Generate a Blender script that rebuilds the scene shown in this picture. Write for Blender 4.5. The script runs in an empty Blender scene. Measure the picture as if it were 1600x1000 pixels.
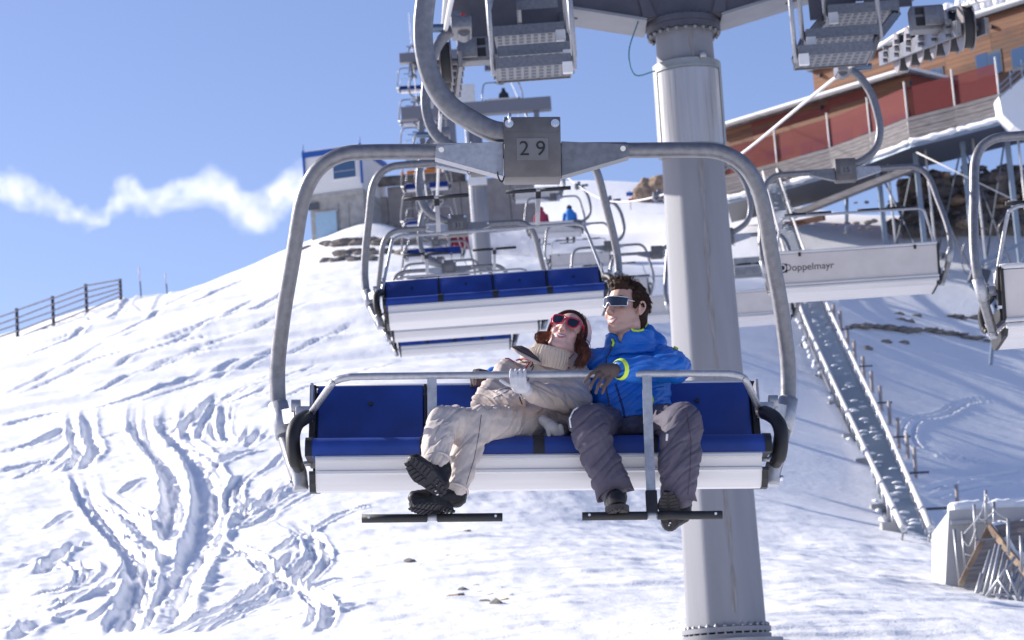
import bpy, bmesh, math, random
import numpy as np
from mathutils import Vector, Matrix, Euler
random.seed(7)
rad = math.radians
scene = bpy.context.scene
COL = scene.collection

# ---------------------------------------------------------------- camera
FPX = 85.0 / 36.0 * 1600.0            # focal length in pixels of the 1600 px wide photograph
cam_data = bpy.data.cameras.new('camera')
cam_data.lens = 85.0
cam_data.sensor_width = 36.0
cam_data.clip_start = 0.1
cam_data.clip_end = 20000.0
cam = bpy.data.objects.new('camera', cam_data)
COL.objects.link(cam)
CAM_LOC = Vector((0.0, 0.0, 1.7))
CAM_M = Matrix.Translation(CAM_LOC) @ Matrix.Rotation(rad(100.0), 4, 'X') @ Matrix.Rotation(rad(-4.2), 4, 'Z')
cam.matrix_world = CAM_M
scene.camera = cam
cam_data.dof.use_dof = True
cam_data.dof.focus_distance = 11.0
cam_data.dof.aperture_fstop = 7.0

# ---------------------------------------------------------------- sky, sun, exposure
SUN_AZ = rad(-65.0)      # measured from +Y (view direction), negative = to the left
SUN_EL = rad(28.5)
world = bpy.data.worlds.new('World')
scene.world = world
world.use_nodes = True
wnt = world.node_tree
wnt.nodes.clear()
wo = wnt.nodes.new('ShaderNodeOutputWorld')
bg = wnt.nodes.new('ShaderNodeBackground')
sky = wnt.nodes.new('ShaderNodeTexSky')
sky.sky_type = 'NISHITA'
sky.sun_disc = False
sky.sun_elevation = SUN_EL
sky.sun_rotation = SUN_AZ
sky.altitude = 1800.0
sky.air_density = 1.0
sky.dust_density = 2.0
sky.ozone_density = 4.0
bg.inputs['Strength'].default_value = 0.148
cb = wnt.nodes.new('ShaderNodeMix'); cb.data_type = 'RGBA'; cb.blend_type = 'MULTIPLY'   # camera white balance
cb.inputs[0].default_value = 1.0
cb.inputs[7].default_value = (.74, .61, .63, 1)
wnt.links.new(sky.outputs['Color'], cb.inputs[6])
wnt.links.new(cb.outputs[2], bg.inputs['Color'])
wnt.links.new(bg.outputs['Background'], wo.inputs['Surface'])
sun_data = bpy.data.lights.new('sun', 'SUN')
sun_data.energy = 4.2
sun_data.angle = rad(0.5)
sun_data.color = (1.0, 0.94, 0.86)
sun = bpy.data.objects.new('sun', sun_data)
COL.objects.link(sun)
SUN_DIR = Vector((math.sin(SUN_AZ) * math.cos(SUN_EL), math.cos(SUN_AZ) * math.cos(SUN_EL), math.sin(SUN_EL)))
sun.rotation_euler = SUN_DIR.to_track_quat('Z', 'Y').to_euler()
sun.location = (-40, 20, 60)
vs = scene.view_settings
vs.view_transform = 'Standard'
vs.look = 'None'
vs.exposure = 0.90
vs.gamma = 1.0
scene.cycles.use_denoising = True
scene.cycles.max_bounces = 8
scene.cycles.diffuse_bounces = 5
scene.cycles.glossy_bounces = 3
scene.cycles.transparent_max_bounces = 12
scene.cycles.volume_bounces = 2
scene.cycles.caustics_reflective = False
scene.cycles.caustics_refractive = False

# ---------------------------------------------------------------- picture geometry helpers
_R = CAM_M.to_3x3()
def ray(x, y):
    return (_R @ Vector(((x - 800.0) / FPX, (500.0 - y) / FPX, -1.0))).normalized()
def px(x, y, D):
    """world point seen at photograph pixel (x, y) at world depth Y = D"""
    d = ray(x, y)
    return CAM_LOC + d * (D / d.y)
def on_plane(x, y, P0, n):
    d = ray(x, y)
    return CAM_LOC + d * ((P0 - CAM_LOC).dot(n) / d.dot(n))

# ---------------------------------------------------------------- mesh helpers
class MB:
    def __init__(self):
        self.v = []; self.f = []; self.s = []
    def add(self, vs_, fs_, smooth=False):
        o = len(self.v)
        self.v.extend([tuple(v) for v in vs_])
        for f in fs_:
            self.f.append(tuple(i + o for i in f)); self.s.append(smooth)
        return self
    def box(self, c, size, M=None, bev=0.0):
        hx, hy, hz = size[0] / 2, size[1] / 2, size[2] / 2
        c = Vector(c)
        b = min(bev, hx * .9, hy * .9, hz * .9)
        if b <= 0:
            P = [(x, y, z) for x in (-hx, hx) for y in (-hy, hy) for z in (-hz, hz)]
            F = [(0, 1, 3, 2), (4, 6, 7, 5), (0, 4, 5, 1), (2, 3, 7, 6), (0, 2, 6, 4), (1, 5, 7, 3)]
        else:
            bm = bmesh.new()
            bmesh.ops.create_cube(bm, size=1.0)
            for v in bm.verts:
                v.co = Vector((v.co.x * 2 * hx, v.co.y * 2 * hy, v.co.z * 2 * hz))
            bmesh.ops.bevel(bm, geom=list(bm.edges), offset=b, segments=2, affect='EDGES', profile=0.5)
            bm.verts.index_update()
            P = [v.co.copy() for v in bm.verts]
            F = [[v.index for v in f.verts] for f in bm.faces]
            bm.free()
        P = [Vector(p) for p in P]
        if M is not None:
            P = [M @ p for p in P]
        return self.add([p + c for p in P], F, False)
    def bar(self, a, b, w, t, up=(0, 0, 1), bev=0.0):
        """rectangular bar from a to b, w across (side), t along up"""
        a = Vector(a); b = Vector(b)
        d = b - a; L = d.length
        if L < 1e-6: return self
        d.normalize(); up = Vector(up)
        s = d.cross(up)
        if s.length < 1e-4: s = d.cross(Vector((1, 0, 0)))
        s.normalize(); u = s.cross(d).normalized()
        M = Matrix((s, d, u)).transposed()
        return self.box((a + b) / 2, (w, L, t), M, bev)
    def tube(self, pts, r, n=10, caps=True, flat=1.0, up=None, smooth=True):
        pts = [Vector(p) for p in pts]
        m = len(pts)
        rs = r if isinstance(r, (list, tuple)) else [r] * m
        T = []
        for i in range(m):
            t = pts[min(i + 1, m - 1)] - pts[max(i - 1, 0)]
            T.append(t.normalized())
        ref = Vector(up) if up is not None else (Vector((0, 0, 1)) if abs(T[0].z) < .9 else Vector((0, 1, 0)))
        N = (ref - T[0] * ref.dot(T[0])).normalized()
        V = []
        for i in range(m):
            if i:
                if up is not None:
                    N = (ref - T[i] * ref.dot(T[i]))
                    N = N.normalized() if N.length > 1e-4 else V_N
                else:
                    N = (N - T[i] * N.dot(T[i])).normalized()
            V_N = N
            B = T[i].cross(N)
            for k in range(n):
                a = 2 * math.pi * k / n
                V.append(pts[i] + N * (math.cos(a) * rs[i] * flat) + B * (math.sin(a) * rs[i]))
        F = []
        for i in range(m - 1):
            for k in range(n):
                k2 = (k + 1) % n
                F.append((i * n + k, i * n + k2, (i + 1) * n + k2, (i + 1) * n + k))
        self.add(V, F, smooth)
        if caps:
            o = len(self.v) - len(V)
            self.f.append(tuple(o + k for k in reversed(range(n)))); self.s.append(False)
            self.f.append(tuple(o + (m - 1) * n + k for k in range(n))); self.s.append(False)
        return self
    def cyl(self, a, b, r0, r1=None, n=16):
        return self.tube([a, b], [r0, r0 if r1 is None else r1], n)
    def ell(self, c, r, M=None, nu=16, nv=10):
        c = Vector(c); V = []; F = []
        for j in range(nv + 1):
            th = math.pi * j / nv
            for i in range(nu):
                ph = 2 * math.pi * i / nu
                p = Vector((r[0] * math.sin(th) * math.cos(ph), r[1] * math.sin(th) * math.sin(ph), r[2] * math.cos(th)))
                V.append(c + (M @ p if M is not None else p))
        for j in range(nv):
            for i in range(nu):
                i2 = (i + 1) % nu
                F.append((j * nu + i, (j + 1) * nu + i, (j + 1) * nu + i2, j * nu + i2))
        return self.add(V, F, True)
    def cap(self, a, b, r0, r1, n=14):
        """capsule with two radii"""
        a = Vector(a); b = Vector(b); d = b - a
        L = max(d.length, 1e-5); d = d / L
        pts = []; rs = []
        for k in range(5):
            t = math.pi / 2 * (1 - k / 4)
            pts.append(a - d * (r0 * math.sin(t))); rs.append(max(r0 * math.cos(t), 1e-4))
        for k in range(5):
            t = math.pi / 2 * k / 4
            pts.append(b + d * (r1 * math.sin(t))); rs.append(max(r1 * math.cos(t), 1e-4))
        return self.tube(pts, rs, n)
    def loft(self, rings, n=20):
        """rings: (centre, u vector, v vector)"""
        V = []; F = []
        for c, u, v in rings:
            c = Vector(c); u = Vector(u); v = Vector(v)
            for k in range(n):
                a = 2 * math.pi * k / n
                V.append(c + u * math.cos(a) + v * math.sin(a))
        for i in range(len(rings) - 1):
            for k in range(n):
                k2 = (k + 1) % n
                F.append((i * n + k, i * n + k2, (i + 1) * n + k2, (i + 1) * n + k))
        F.append(tuple(reversed(range(n))))
        F.append(tuple((len(rings) - 1) * n + k for k in range(n)))
        return self.add(V, F, True)
    def prism(self, poly, a, b):
        """poly: list of points (3d); extruded from offset vector a to offset vector b"""
        a = Vector(a); b = Vector(b); n = len(poly)
        V = [Vector(p) + a for p in poly] + [Vector(p) + b for p in poly]
        F = [tuple(range(n)), tuple(reversed(range(n, 2 * n)))]
        for i in range(n):
            j = (i + 1) % n
            F.append((i, i + n, j + n, j))
        return self.add(V, F, False)
    def mesh(self, name, mat=None, sharp=None, fix=True):
        me = bpy.data.meshes.new(name)
        me.from_pydata([tuple(v) for v in self.v], [], self.f)
        if fix:
            bm = bmesh.new(); bm.from_mesh(me)
            bmesh.ops.recalc_face_normals(bm, faces=bm.faces)
            bm.to_mesh(me); bm.free()
        me.polygons.foreach_set('use_smooth', self.s)
        if sharp: me.set_sharp_from_angle(angle=rad(sharp))
        if mat is not None: me.materials.append(mat)
        me.update()
        return me
    def build(self, name, mat=None, parent=None, sharp=None, fix=True):
        return link(name, self.mesh(name, mat, sharp, fix), parent)

def link(name, me, parent=None):
    o = bpy.data.objects.new(name, me)
    COL.objects.link(o)
    if parent is not None: o.parent = parent
    return o
def empty(name, M=None):
    o = bpy.data.objects.new(name, None)
    o.empty_display_size = 0.2
    COL.objects.link(o)
    if M is not None: o.matrix_world = M
    return o
def tag(o, label=None, cat=None, group=None, kind=None):
    if label: o['label'] = label
    if cat: o['category'] = cat
    if group: o['group'] = group
    if kind: o['kind'] = kind
    return o
def copy_tree(o, parent=None, first=True):
    c = o.copy(); COL.objects.link(c); c.parent = parent
    for ch in list(o.children): copy_tree(ch, c, False)
    return c
def spline(pts, n=8):
    """Catmull-Rom through the points"""
    P = [Vector(p) for p in pts]
    P = [P[0] * 2 - P[1]] + P + [P[-1] * 2 - P[-2]]
    out = []
    for i in range(1, len(P) - 2):
        for k in range(n):
            t = k / n
            a, b, c, d = P[i - 1], P[i], P[i + 1], P[i + 2]
            out.append(0.5 * ((2 * b) + (c - a) * t + (2 * a - 5 * b + 4 * c - d) * t * t + (3 * b - a - 3 * c + d) * t ** 3))
    out.append(P[-2])
    return out
def text_mesh(body, size, mat, depth=0.001):
    cu = bpy.data.curves.new('lettering', 'FONT')
    cu.body = body; cu.size = size; cu.extrude = depth
    cu.align_x = 'CENTER'; cu.align_y = 'CENTER'
    ob = bpy.data.objects.new('lettering', cu); COL.objects.link(ob)
    dg = bpy.context.evaluated_depsgraph_get()
    me = bpy.data.meshes.new_from_object(ob.evaluated_get(dg))
    bpy.data.objects.remove(ob)
    me.materials.clear(); me.materials.append(mat)
    return me

# ---------------------------------------------------------------- numpy noise
def _hash(ix, iy, seed):
    h = (ix.astype(np.int64) * 374761393 + iy.astype(np.int64) * 668265263 + seed * 1274126177) & 0xffffffff
    h = ((h ^ (h >> 13)) * 1274126177) & 0xffffffff
    h = h ^ (h >> 16)
    return (h & 0xffff) / 65535.0
def vnoise(x, y, seed=0):
    x0 = np.floor(x); y0 = np.floor(y)
    fx = x - x0; fy = y - y0
    fx = fx * fx * fx * (fx * (fx * 6 - 15) + 10); fy = fy * fy * fy * (fy * (fy * 6 - 15) + 10)
    a = _hash(x0, y0, seed); b = _hash(x0 + 1, y0, seed); c = _hash(x0, y0 + 1, seed); d = _hash(x0 + 1, y0 + 1, seed)
    return (a + (b - a) * fx) * (1 - fy) + (c + (d - c) * fx) * fy - 0.5
def fbm(x, y, seed=0, o=4, g=0.5):
    s = 0; a = 1.0
    for k in range(o):
        s = s + a * vnoise(x, y, seed + 17 * k); x = x * 2.03 + 3.1; y = y * 2.03 + 7.7; a *= g
    return s

# ---------------------------------------------------------------- materials
def mat(name, col, rough=0.6, metal=0.0, var=0.0, vscale=8.0, bump=0.0, bscale=40.0, spec=0.5, col2=None, stretch=None, coat=0.0, sheen=0.0, detail=5.0, coords='Object', lo=0.35, hi=0.65):
    m = bpy.data.materials.new(name); m.use_nodes = True
    nt = m.node_tree; b = nt.nodes['Principled BSDF']
    b.inputs['Base Color'].default_value = (*col, 1)
    b.inputs['Roughness'].default_value = rough
    b.inputs['Metallic'].default_value = metal
    b.inputs['Specular IOR Level'].default_value = spec
    if coat: b.inputs['Coat Weight'].default_value = coat
    if sheen: b.inputs['Sheen Weight'].default_value = sheen
    tc = mp = None
    if var or bump or col2:
        tc = nt.nodes.new('ShaderNodeTexCoord'); mp = nt.nodes.new('ShaderNodeMapping')
        nt.links.new(tc.outputs[coords], mp.inputs['Vector'])
        if stretch: mp.inputs['Scale'].default_value = stretch
    if var or col2:
        n = nt.nodes.new('ShaderNodeTexNoise'); n.inputs['Scale'].default_value = vscale; n.inputs['Detail'].default_value = detail
        nt.links.new(mp.outputs['Vector'], n.inputs['Vector'])
        cr = nt.nodes.new('ShaderNodeValToRGB')
        cr.color_ramp.elements[0].position = lo; cr.color_ramp.elements[1].position = hi
        a = col2 if col2 else tuple(max(0, c * (1 - var)) for c in col)
        bb = col if col2 else tuple(min(1, c * (1 + var)) for c in col)
        cr.color_ramp.elements[0].color = (*a, 1); cr.color_ramp.elements[1].color = (*bb, 1)
        nt.links.new(n.outputs['Fac'], cr.inputs['Fac'])
        nt.links.new(cr.outputs['Color'], b.inputs['Base Color'])
        rr = nt.nodes.new('ShaderNodeMapRange')
        rr.inputs['To Min'].default_value = max(0.05, rough - 0.12); rr.inputs['To Max'].default_value = min(1, rough + 0.12)
        nt.links.new(n.outputs['Fac'], rr.inputs['Value']); nt.links.new(rr.outputs['Result'], b.inputs['Roughness'])
    if bump:
        n2 = nt.nodes.new('ShaderNodeTexNoise'); n2.inputs['Scale'].default_value = bscale; n2.inputs['Detail'].default_value = 6.0
        nt.links.new(mp.outputs['Vector'], n2.inputs['Vector'])
        bp = nt.nodes.new('ShaderNodeBump'); bp.inputs['Strength'].default_value = 1.0; bp.inputs['Distance'].default_value = bump
        nt.links.new(n2.outputs['Fac'], bp.inputs['Height']); nt.links.new(bp.outputs['Normal'], b.inputs['Normal'])
    return m
M = {}
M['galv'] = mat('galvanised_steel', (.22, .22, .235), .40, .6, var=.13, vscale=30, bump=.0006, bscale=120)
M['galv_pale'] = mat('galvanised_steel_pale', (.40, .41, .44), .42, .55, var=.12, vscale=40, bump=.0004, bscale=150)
M['galv_warm'] = mat('steel_warm_grey', (.155, .146, .145), .5, .4, var=.16, vscale=9, bump=.0005, bscale=60)
M['alu'] = mat('aluminium_extrusion', (.66, .65, .66), .38, .25, var=.05, vscale=6, stretch=(.2, 4, 4))
M['alu_back'] = mat('aluminium_back_panel', (.60, .565, .55), .5, .05, var=.05, vscale=5)
M['blue_pad'] = mat('blue_seat_vinyl', (.014, .048, .26), .55, 0, var=.22, vscale=4, bump=.0012, bscale=35, detail=9)
M['rubber'] = mat('black_rubber', (.016, .016, .019), .55, 0, var=.25, vscale=20, bump=.0006, bscale=200)
M['bolt'] = mat('zinc_bolt', (.72, .73, .75), .28, .95)
M['plate'] = mat('number_plate', (.20, .195, .195), .45, .35, var=.06)
M['ink'] = mat('black_ink', (.02, .02, .022), .6)
M['rope'] = mat('steel_rope', (.70, .69, .68), .45, .5, bump=.003, bscale=60)
M['pole'] = mat('tower_paint', (.25, .255, .285), .6, .0, var=.07, vscale=2.0, stretch=(3, 3, .35), bump=.0008, bscale=25)
M['arm_dark'] = mat('crossarm_paint', (.085, .085, .105), .5, .2, var=.15, vscale=3)
M['white_paint'] = mat('white_paint', (.80, .79, .78), .5, 0, var=.05, vscale=4)
M['rust'] = mat('rust_streak', (.20, .12, .075), .8, 0, col2=(.33, .30, .28), vscale=12, stretch=(2, 2, .3))
M['red'] = mat('red_plastic', (.55, .02, .03), .4)
M['tyre'] = mat('sheave_tyre', (.02, .02, .022), .6)
# ================================================================ SNOW SLOPE
ctrl = []
def cp(x, y, D): 
    p = px(x, y, D); ctrl.append((p.x, p.y, p.z))
def cw(x, y, z): ctrl.append((x, y, z))
# near the camera and outside the frame
for a in ((-12, -8, -.8), (0, -8, -.6), (12, -8, -.8), (-14, 8, 0), (0, 6, .0), (14, 8, -.3), (-4, 15, .45), (4, 15, .4), (-22, 24, 2.0), (24, 24, -.6)): cw(*a)
# foreground
for a in ((60, 1000, 31), (300, 1000, 29), (560, 1000, 27.5), (800, 1000, 26.5), (1080, 1000, 25.8), (1350, 985, 26.5), (1600, 975, 28)): cp(*a)
# left slope
for a in ((0, 860, 42), (220, 850, 42), (430, 840, 41), (0, 740, 58), (230, 710, 60), (420, 690, 60), (0, 640, 80), (220, 590, 84), (420, 540, 90),
          (0, 540, 112), (110, 500, 120), (190, 466, 124), (300, 458, 127), (400, 425, 131), (480, 388, 135), (525, 369, 134.5), (560, 352, 135), (600, 350, 136)): cp(*a)
# middle
for a in ((620, 850, 38), (850, 880, 34.5), (1000, 850, 39), (650, 700, 58), (850, 760, 47), (980, 740, 52), (560, 560, 86), (700, 580, 78), (900, 620, 72),
          (600, 430, 116), (650, 405, 122), (757, 425, 108), (712, 408, 138), (820, 440, 112), (900, 470, 102), (1000, 500, 98),
          (800, 365, 160), (900, 372, 165), (1000, 390, 150), (620, 362, 140), (700, 352, 150)): cp(*a)
# right: lit plateau up to a crest, then the hollow and the shaded hillside facing right
for a in ((1150, 912, 31.8), (1280, 908, 32.2), (1400, 912, 32.8), (1550, 935, 32), (1640, 938, 32), (1200, 850, 45), (1330, 852, 45.5), (1450, 868, 44), (1600, 884, 43)): cp(*a)
for a in ((1150, 755, 60), (1320, 796, 60), (1480, 832, 60), (1600, 858, 60), (1100, 618, 82), (1250, 660, 82), (1400, 704, 82), (1580, 752, 82),
          (1060, 512, 106), (1200, 552, 107), (1330, 594, 108), (1480, 640, 108), (1600, 672, 108),
          (1120, 430, 126), (1240, 446, 130), (1400, 455, 134), (1560, 460, 136), (1160, 360, 148), (1260, 372, 146), (1420, 372, 147), (1580, 362, 148)): cp(*a)
# beyond the skylines
RG = px(190, 466, 124)
cw(-62, 90, 9); cw(-62, 130, 16); cw(-40, 165, 18); cw(-22, 175, 24); cw(-60, 220, 12)
cw(58, 60, -3); cw(62, 110, 8); cw(60, 150, 24); cw(40, 190, 38); cw(70, 240, 44)
for a in ((860, 335, 220), (1000, 332, 225), (640, 350, 190), (930, 318, 262), (1100, 330, 250)): cp(*a)
cw(0, 330, 50); cw(-80, 330, 35); cw(90, 330, 50); cw(0, 420, 30); cw(90, 420, 30); cw(-90, 420, 10); cw(-120, 40, 0); cw(120, 40, -10)
C = np.array(ctrl)
def tps_fit(C, lam):
    n = len(C); X = C[:, :2] / 50.0
    d2 = ((X[:, None] - X[None]) ** 2).sum(-1)
    K = 0.5 * d2 * np.log(d2 + 1e-12) + lam * np.eye(n)
    P = np.hstack([np.ones((n, 1)), X])
    A = np.zeros((n + 3, n + 3)); A[:n, :n] = K; A[:n, n:] = P; A[n:, :n] = P.T
    b = np.zeros(n + 3); b[:n] = C[:, 2]
    return X, np.linalg.solve(A, b)
TX, TW = tps_fit(C, 2e-4)
def base_h(x, y):
    x = np.asarray(x, float) / 50.0; y = np.asarray(y, float) / 50.0
    h = TW[-3] + TW[-2] * x + TW[-1] * y
    for i in range(len(TX)):
        d2 = (x - TX[i, 0]) ** 2 + (y - TX[i, 1]) ** 2
        h = h + TW[i] * 0.5 * d2 * np.log(d2 + 1e-12)
    return h
def ground_z(x, y):
    return float(base_h(np.array([x]), np.array([y]))[0])
def ground_hit(x, y, d0=20.0, d1=260.0):
    """first point of the snow surface on the ray through photograph pixel (x, y)"""
    Ds = np.linspace(d0, d1, 480)
    d = ray(x, y)
    xs = CAM_LOC.x + d.x / d.y * Ds; zs = CAM_LOC.z + d.z / d.y * Ds
    g = base_h(xs, Ds) - zs
    k = np.where(g > 0)[0]
    if len(k) == 0: return px(x, y, d1)
    k = max(k[0], 1)
    t = g[k - 1] / (g[k - 1] - g[k]) if g[k] != g[k - 1] else 0
    return px(x, y, Ds[k - 1] + (Ds[k] - Ds[k - 1]) * t)
# grid: fine where the camera looks
u = np.concatenate([np.linspace(-4, -.5, 16)[:-1], np.linspace(-.5, -.245, 30)[:-1], np.linspace(-.245, .245, 640), np.linspace(.245, .5, 30)[1:], np.linspace(.5, 4, 16)[1:]])
yy = np.concatenate([np.linspace(-12, 21, 26)[:-1], np.geomspace(21, 48, 430)[:-1], np.geomspace(48, 150, 330)[:-1], np.geomspace(150, 400, 60)])
U, Y = np.meshgrid(u, yy)
Wd = np.maximum(Y, 14.0)
X = U * Wd
Hb = base_h(X, Y)
# limit wild extrapolation far to the sides
side = np.clip((np.abs(U) - .6) / 1.5, 0, 1)
Hb = Hb * (1 - side) + side * (np.clip(Hb, -30, 110))
H = Hb.copy()
# --- general snow relief
near = np.exp(-((Y - 40) / 60.0) ** 2)
shade = 1 / (1 + np.exp(-(X - 2.5 - .02 * Y) / 1.5)) * np.clip((Y - 44) / 6, 0, 1)
calm = 1 - .75 * shade
H += 0.15 * fbm(X / 4.0, Y / 7.0, 3, 4) * calm
H += 0.04 * calm * fbm(X / 1.1 + .3 * Y / 5, Y / 2.2, 11, 3) * (0.4 + .6 * (vnoise(X / 9, Y / 12, 5) + .5))
# wind-packed streaks running across the fall line
rx = X * .93 + Y * .37; ry = -X * .37 + Y * .93
st = fbm(rx / 3.0, ry / .7, 23, 4, .55)
mid = 1 / (1 + np.exp(-(X + 2.5) / 1.2))
H += np.maximum(st - .08, 0) * .09 * (.35 + .65 * mid) * calm
st2 = np.maximum(vnoise(rx / 1.0, ry / .28, 31) - .22, 0)
H += st2 * .10 * np.exp(-((Y - 31) / 9) ** 2)
# mogul-like churned snow on the left
lump = fbm(X / .75, Y / 1.1, 41, 3, .6)
lm = 1 / (1 + np.exp((X + 2.2 + .02 * Y) / .8)) * np.exp(-((Y - 50) / 20) ** 2)
patch = np.clip(vnoise(X / 5, Y / 8, 43) * 2.2 + .35, 0, 1)
H += lump * .08 * lm * patch
H += fbm(X / .55 + .2 * Y, Y / 1.0, 77, 3, .6) * .035 * calm * np.exp(-((Y - 45) / 30) ** 2)
H += fbm(X / .32, Y / .5, 47, 2, .6) * .035 * lm * patch
# drifted long bands on the upper left slope
bands = vnoise(rx / 12.0, ry / 2.2, 53) + .5 * vnoise(rx / 5.0, ry / 1.1, 54)
H += np.maximum(bands, 0) * .42 * np.exp(-((Y - 92) / 26) ** 2) * (1 / (1 + np.exp((X - 4) / 4)))
# --- ski tracks, drawn on the slope as furrows with thrown-up edges
tracks = [
 ([(120, 736), (132, 772), (152, 808), (180, 844), (208, 872), (216, 904), (192, 960), (176, 1002)], .34, .17),
 ([(170, 768), (200, 808), (232, 840), (260, 864), (244, 912), (224, 960), (212, 1004)], .30, .16),
 ([(224, 628), (222, 672), (240, 704), (264, 736), (276, 776), (272, 816), (256, 850)], .42, .20),
 ([(270, 618), (262, 672), (288, 704), (312, 736), (322, 776), (316, 816), (298, 864), (270, 920), (244, 1002)], .46, .24),
 ([(346, 610), (306, 648), (274, 670)], .35, .18),
 ([(136, 636), (140, 680), (150, 706), (128, 734)], .36, .18),
 ([(352, 626), (348, 674), (384, 696), (410, 662)], .24, .14),
 ([(394, 730), (362, 768), (370, 796), (404, 790), (436, 756)], .22, .16),
 ([(320, 824), (380, 856), (424, 888), (460, 912), (496, 932), (516, 968), (498, 1004)], .16, .10),
 ([(452, 806), (484, 832), (496, 864), (466, 898), (430, 930)], .17, .10),
 ([(446, 812), (474, 836), (486, 864), (458, 894)], .14, .08),
 ([(250, 1004), (320, 966), (384, 934), (424, 896), (466, 854)], .16, .11),
 ([(300, 1004), (350, 972), (400, 944), (440, 918)], .13, .09),
 ([(30, 934), (120, 912), (142, 888), (118, 872)], .20, .11),
 ([(62, 898), (92, 870), (124, 846)], .26, .14),
 ([(0, 954), (100, 944), (180, 906), (212, 878)], .18, .11),
 ([(0, 985), (60, 972), (130, 950)], .20, .11),
 ([(20, 1000), (50, 978), (70, 960)], .3, .13),
 ([(330, 730), (372, 712), (410, 700)], .26, .14),
 ([(330, 822), (400, 800), (452, 770), (520, 752)], .15, .09),
 ([(296, 886), (350, 872), (392, 852)], .14, .09),
 ([(160, 760), (205, 790), (236, 806), (262, 826)], .2, .12),
 ([(120, 660), (60, 690), (0, 705)], .5, .16),
 ([(110, 640), (70, 650), (0, 668)], .5, .14),
 ([(0, 740), (60, 726), (110, 716)], .45, .16),
 ([(430, 600), (380, 622), (330, 640), (300, 700)], .2, .1),
 ([(520, 560), (440, 590), (300, 640), (130, 690)], .16, .07),
 ([(640, 560), (500, 600), (400, 640)], .16, .07),
 ([(1590, 622), (1500, 634), (1440, 655), (1428, 690), (1480, 712), (1600, 730)], .22, .12),
 ([(1600, 735), (1520, 748), (1440, 770)], .2, .1), ([(1600, 748), (1530, 760), (1450, 782)], .2, .1),
]
rt = random.Random(12)
more = []
for pts, wd, dp in tracks:
    if len(pts) > 3:
        d = rt.choice((-1, 1)) * rt.uniform(14, 26); e = rt.uniform(-6, 6)
        more.append(([(a + d + rt.uniform(-2, 2), b + e) for a, b in pts], wd * .7, dp * .7))
        if rt.random() < .5: more.append(([(a - d * .6, b - e) for a, b in pts[:-1]], wd * .5, dp * .5))
# long shallow traverses over the upper left slope
for k in range(16):
    x0 = rt.uniform(-40, 250); y0 = 640 - rt.uniform(0, 130) + rt.uniform(-10, 10); L = rt.uniform(160, 420); sl = -rt.uniform(.25, .45)
    more.append(([(x0 + L * t, y0 + sl * L * t + 8 * math.sin(3 * t + k)) for t in (0, .25, .5, .75, 1)], rt.uniform(.25, .5), rt.uniform(.06, .12)))
for k in range(22):
    x0 = rt.uniform(0, 520); y0 = rt.uniform(700, 990); L = rt.uniform(60, 180); sl = rt.uniform(-.55, -.15)
    more.append(([(x0 + L * t, y0 + sl * L * t + 10 * math.sin(4 * t + k)) for t in (0, .33, .66, 1)], rt.uniform(.12, .26), rt.uniform(.05, .11)))
for pts, wd, dp in tracks + more:
    G = [ground_hit(a, b) for a, b in pts]
    G = spline(G, 6)
    gx = np.array([p.x for p in G]); gy = np.array([p.y for p in G])
    sel = (X > gx.min() - 2) & (X < gx.max() + 2) & (Y > gy.min() - 2) & (Y < gy.max() + 2)
    xs = X[sel]; ys = Y[sel]
    best = np.full(xs.shape, 1e9); sg = np.zeros(xs.shape); along = np.zeros(xs.shape)
    for i in range(len(gx) - 1):
        dx = gx[i + 1] - gx[i]; dy = gy[i + 1] - gy[i]; L2 = dx * dx + dy * dy + 1e-9
        t = np.clip(((xs - gx[i]) * dx + (ys - gy[i]) * dy) / L2, 0, 1)
        d = np.hypot(xs - gx[i] - t * dx, ys - gy[i] - t * dy)
        m = d < best
        best[m] = d[m]; along[m] = ((i + t) / (len(gx) - 1))[m]; sg[m] = np.sign((xs - gx[i]) * dy - (ys - gy[i]) * dx)[m]
    best += vnoise(xs * 1.3, ys * 1.3, 61) * wd * .22 + vnoise(xs * 7, ys * 7, 62) * wd * .10
    rough = 1 + .8 * vnoise(xs * 5.1, ys * 5.1, 67)
    dp = dp * .72; wd = wd * .48
    prof = -dp * np.exp(-(best / wd) ** 6) * (.75 + .5 * rough * .5) + dp * .5 * rough * np.exp(-((best - wd * 1.45) / (wd * .5)) ** 2)
    fade = np.clip(along / .22, 0, 1) * np.clip((1 - along) / .15, 0, 1)
    H[sel] += prof * fade * fade * (3 - 2 * fade)
nr, nc = H.shape
V = np.stack([X, Y, H], -1).reshape(-1, 3)
idx = np.arange(nr * nc).reshape(nr, nc)
Q = np.stack([idx[:-1, :-1], idx[:-1, 1:], idx[1:, 1:], idx[1:, :-1]], -1).reshape(-1, 4)
me = bpy.data.meshes.new('snow_slope')
me.vertices.add(len(V)); me.vertices.foreach_set('co', V.ravel())
me.loops.add(len(Q) * 4); me.loops.foreach_set('vertex_index', Q.ravel())
me.polygons.add(len(Q)); me.polygons.foreach_set('loop_start', np.arange(0, len(Q) * 4, 4)); me.polygons.foreach_set('loop_total', np.full(len(Q), 4))
me.update(calc_edges=True)
me.polygons.foreach_set('use_smooth', np.ones(len(Q), bool))
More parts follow.
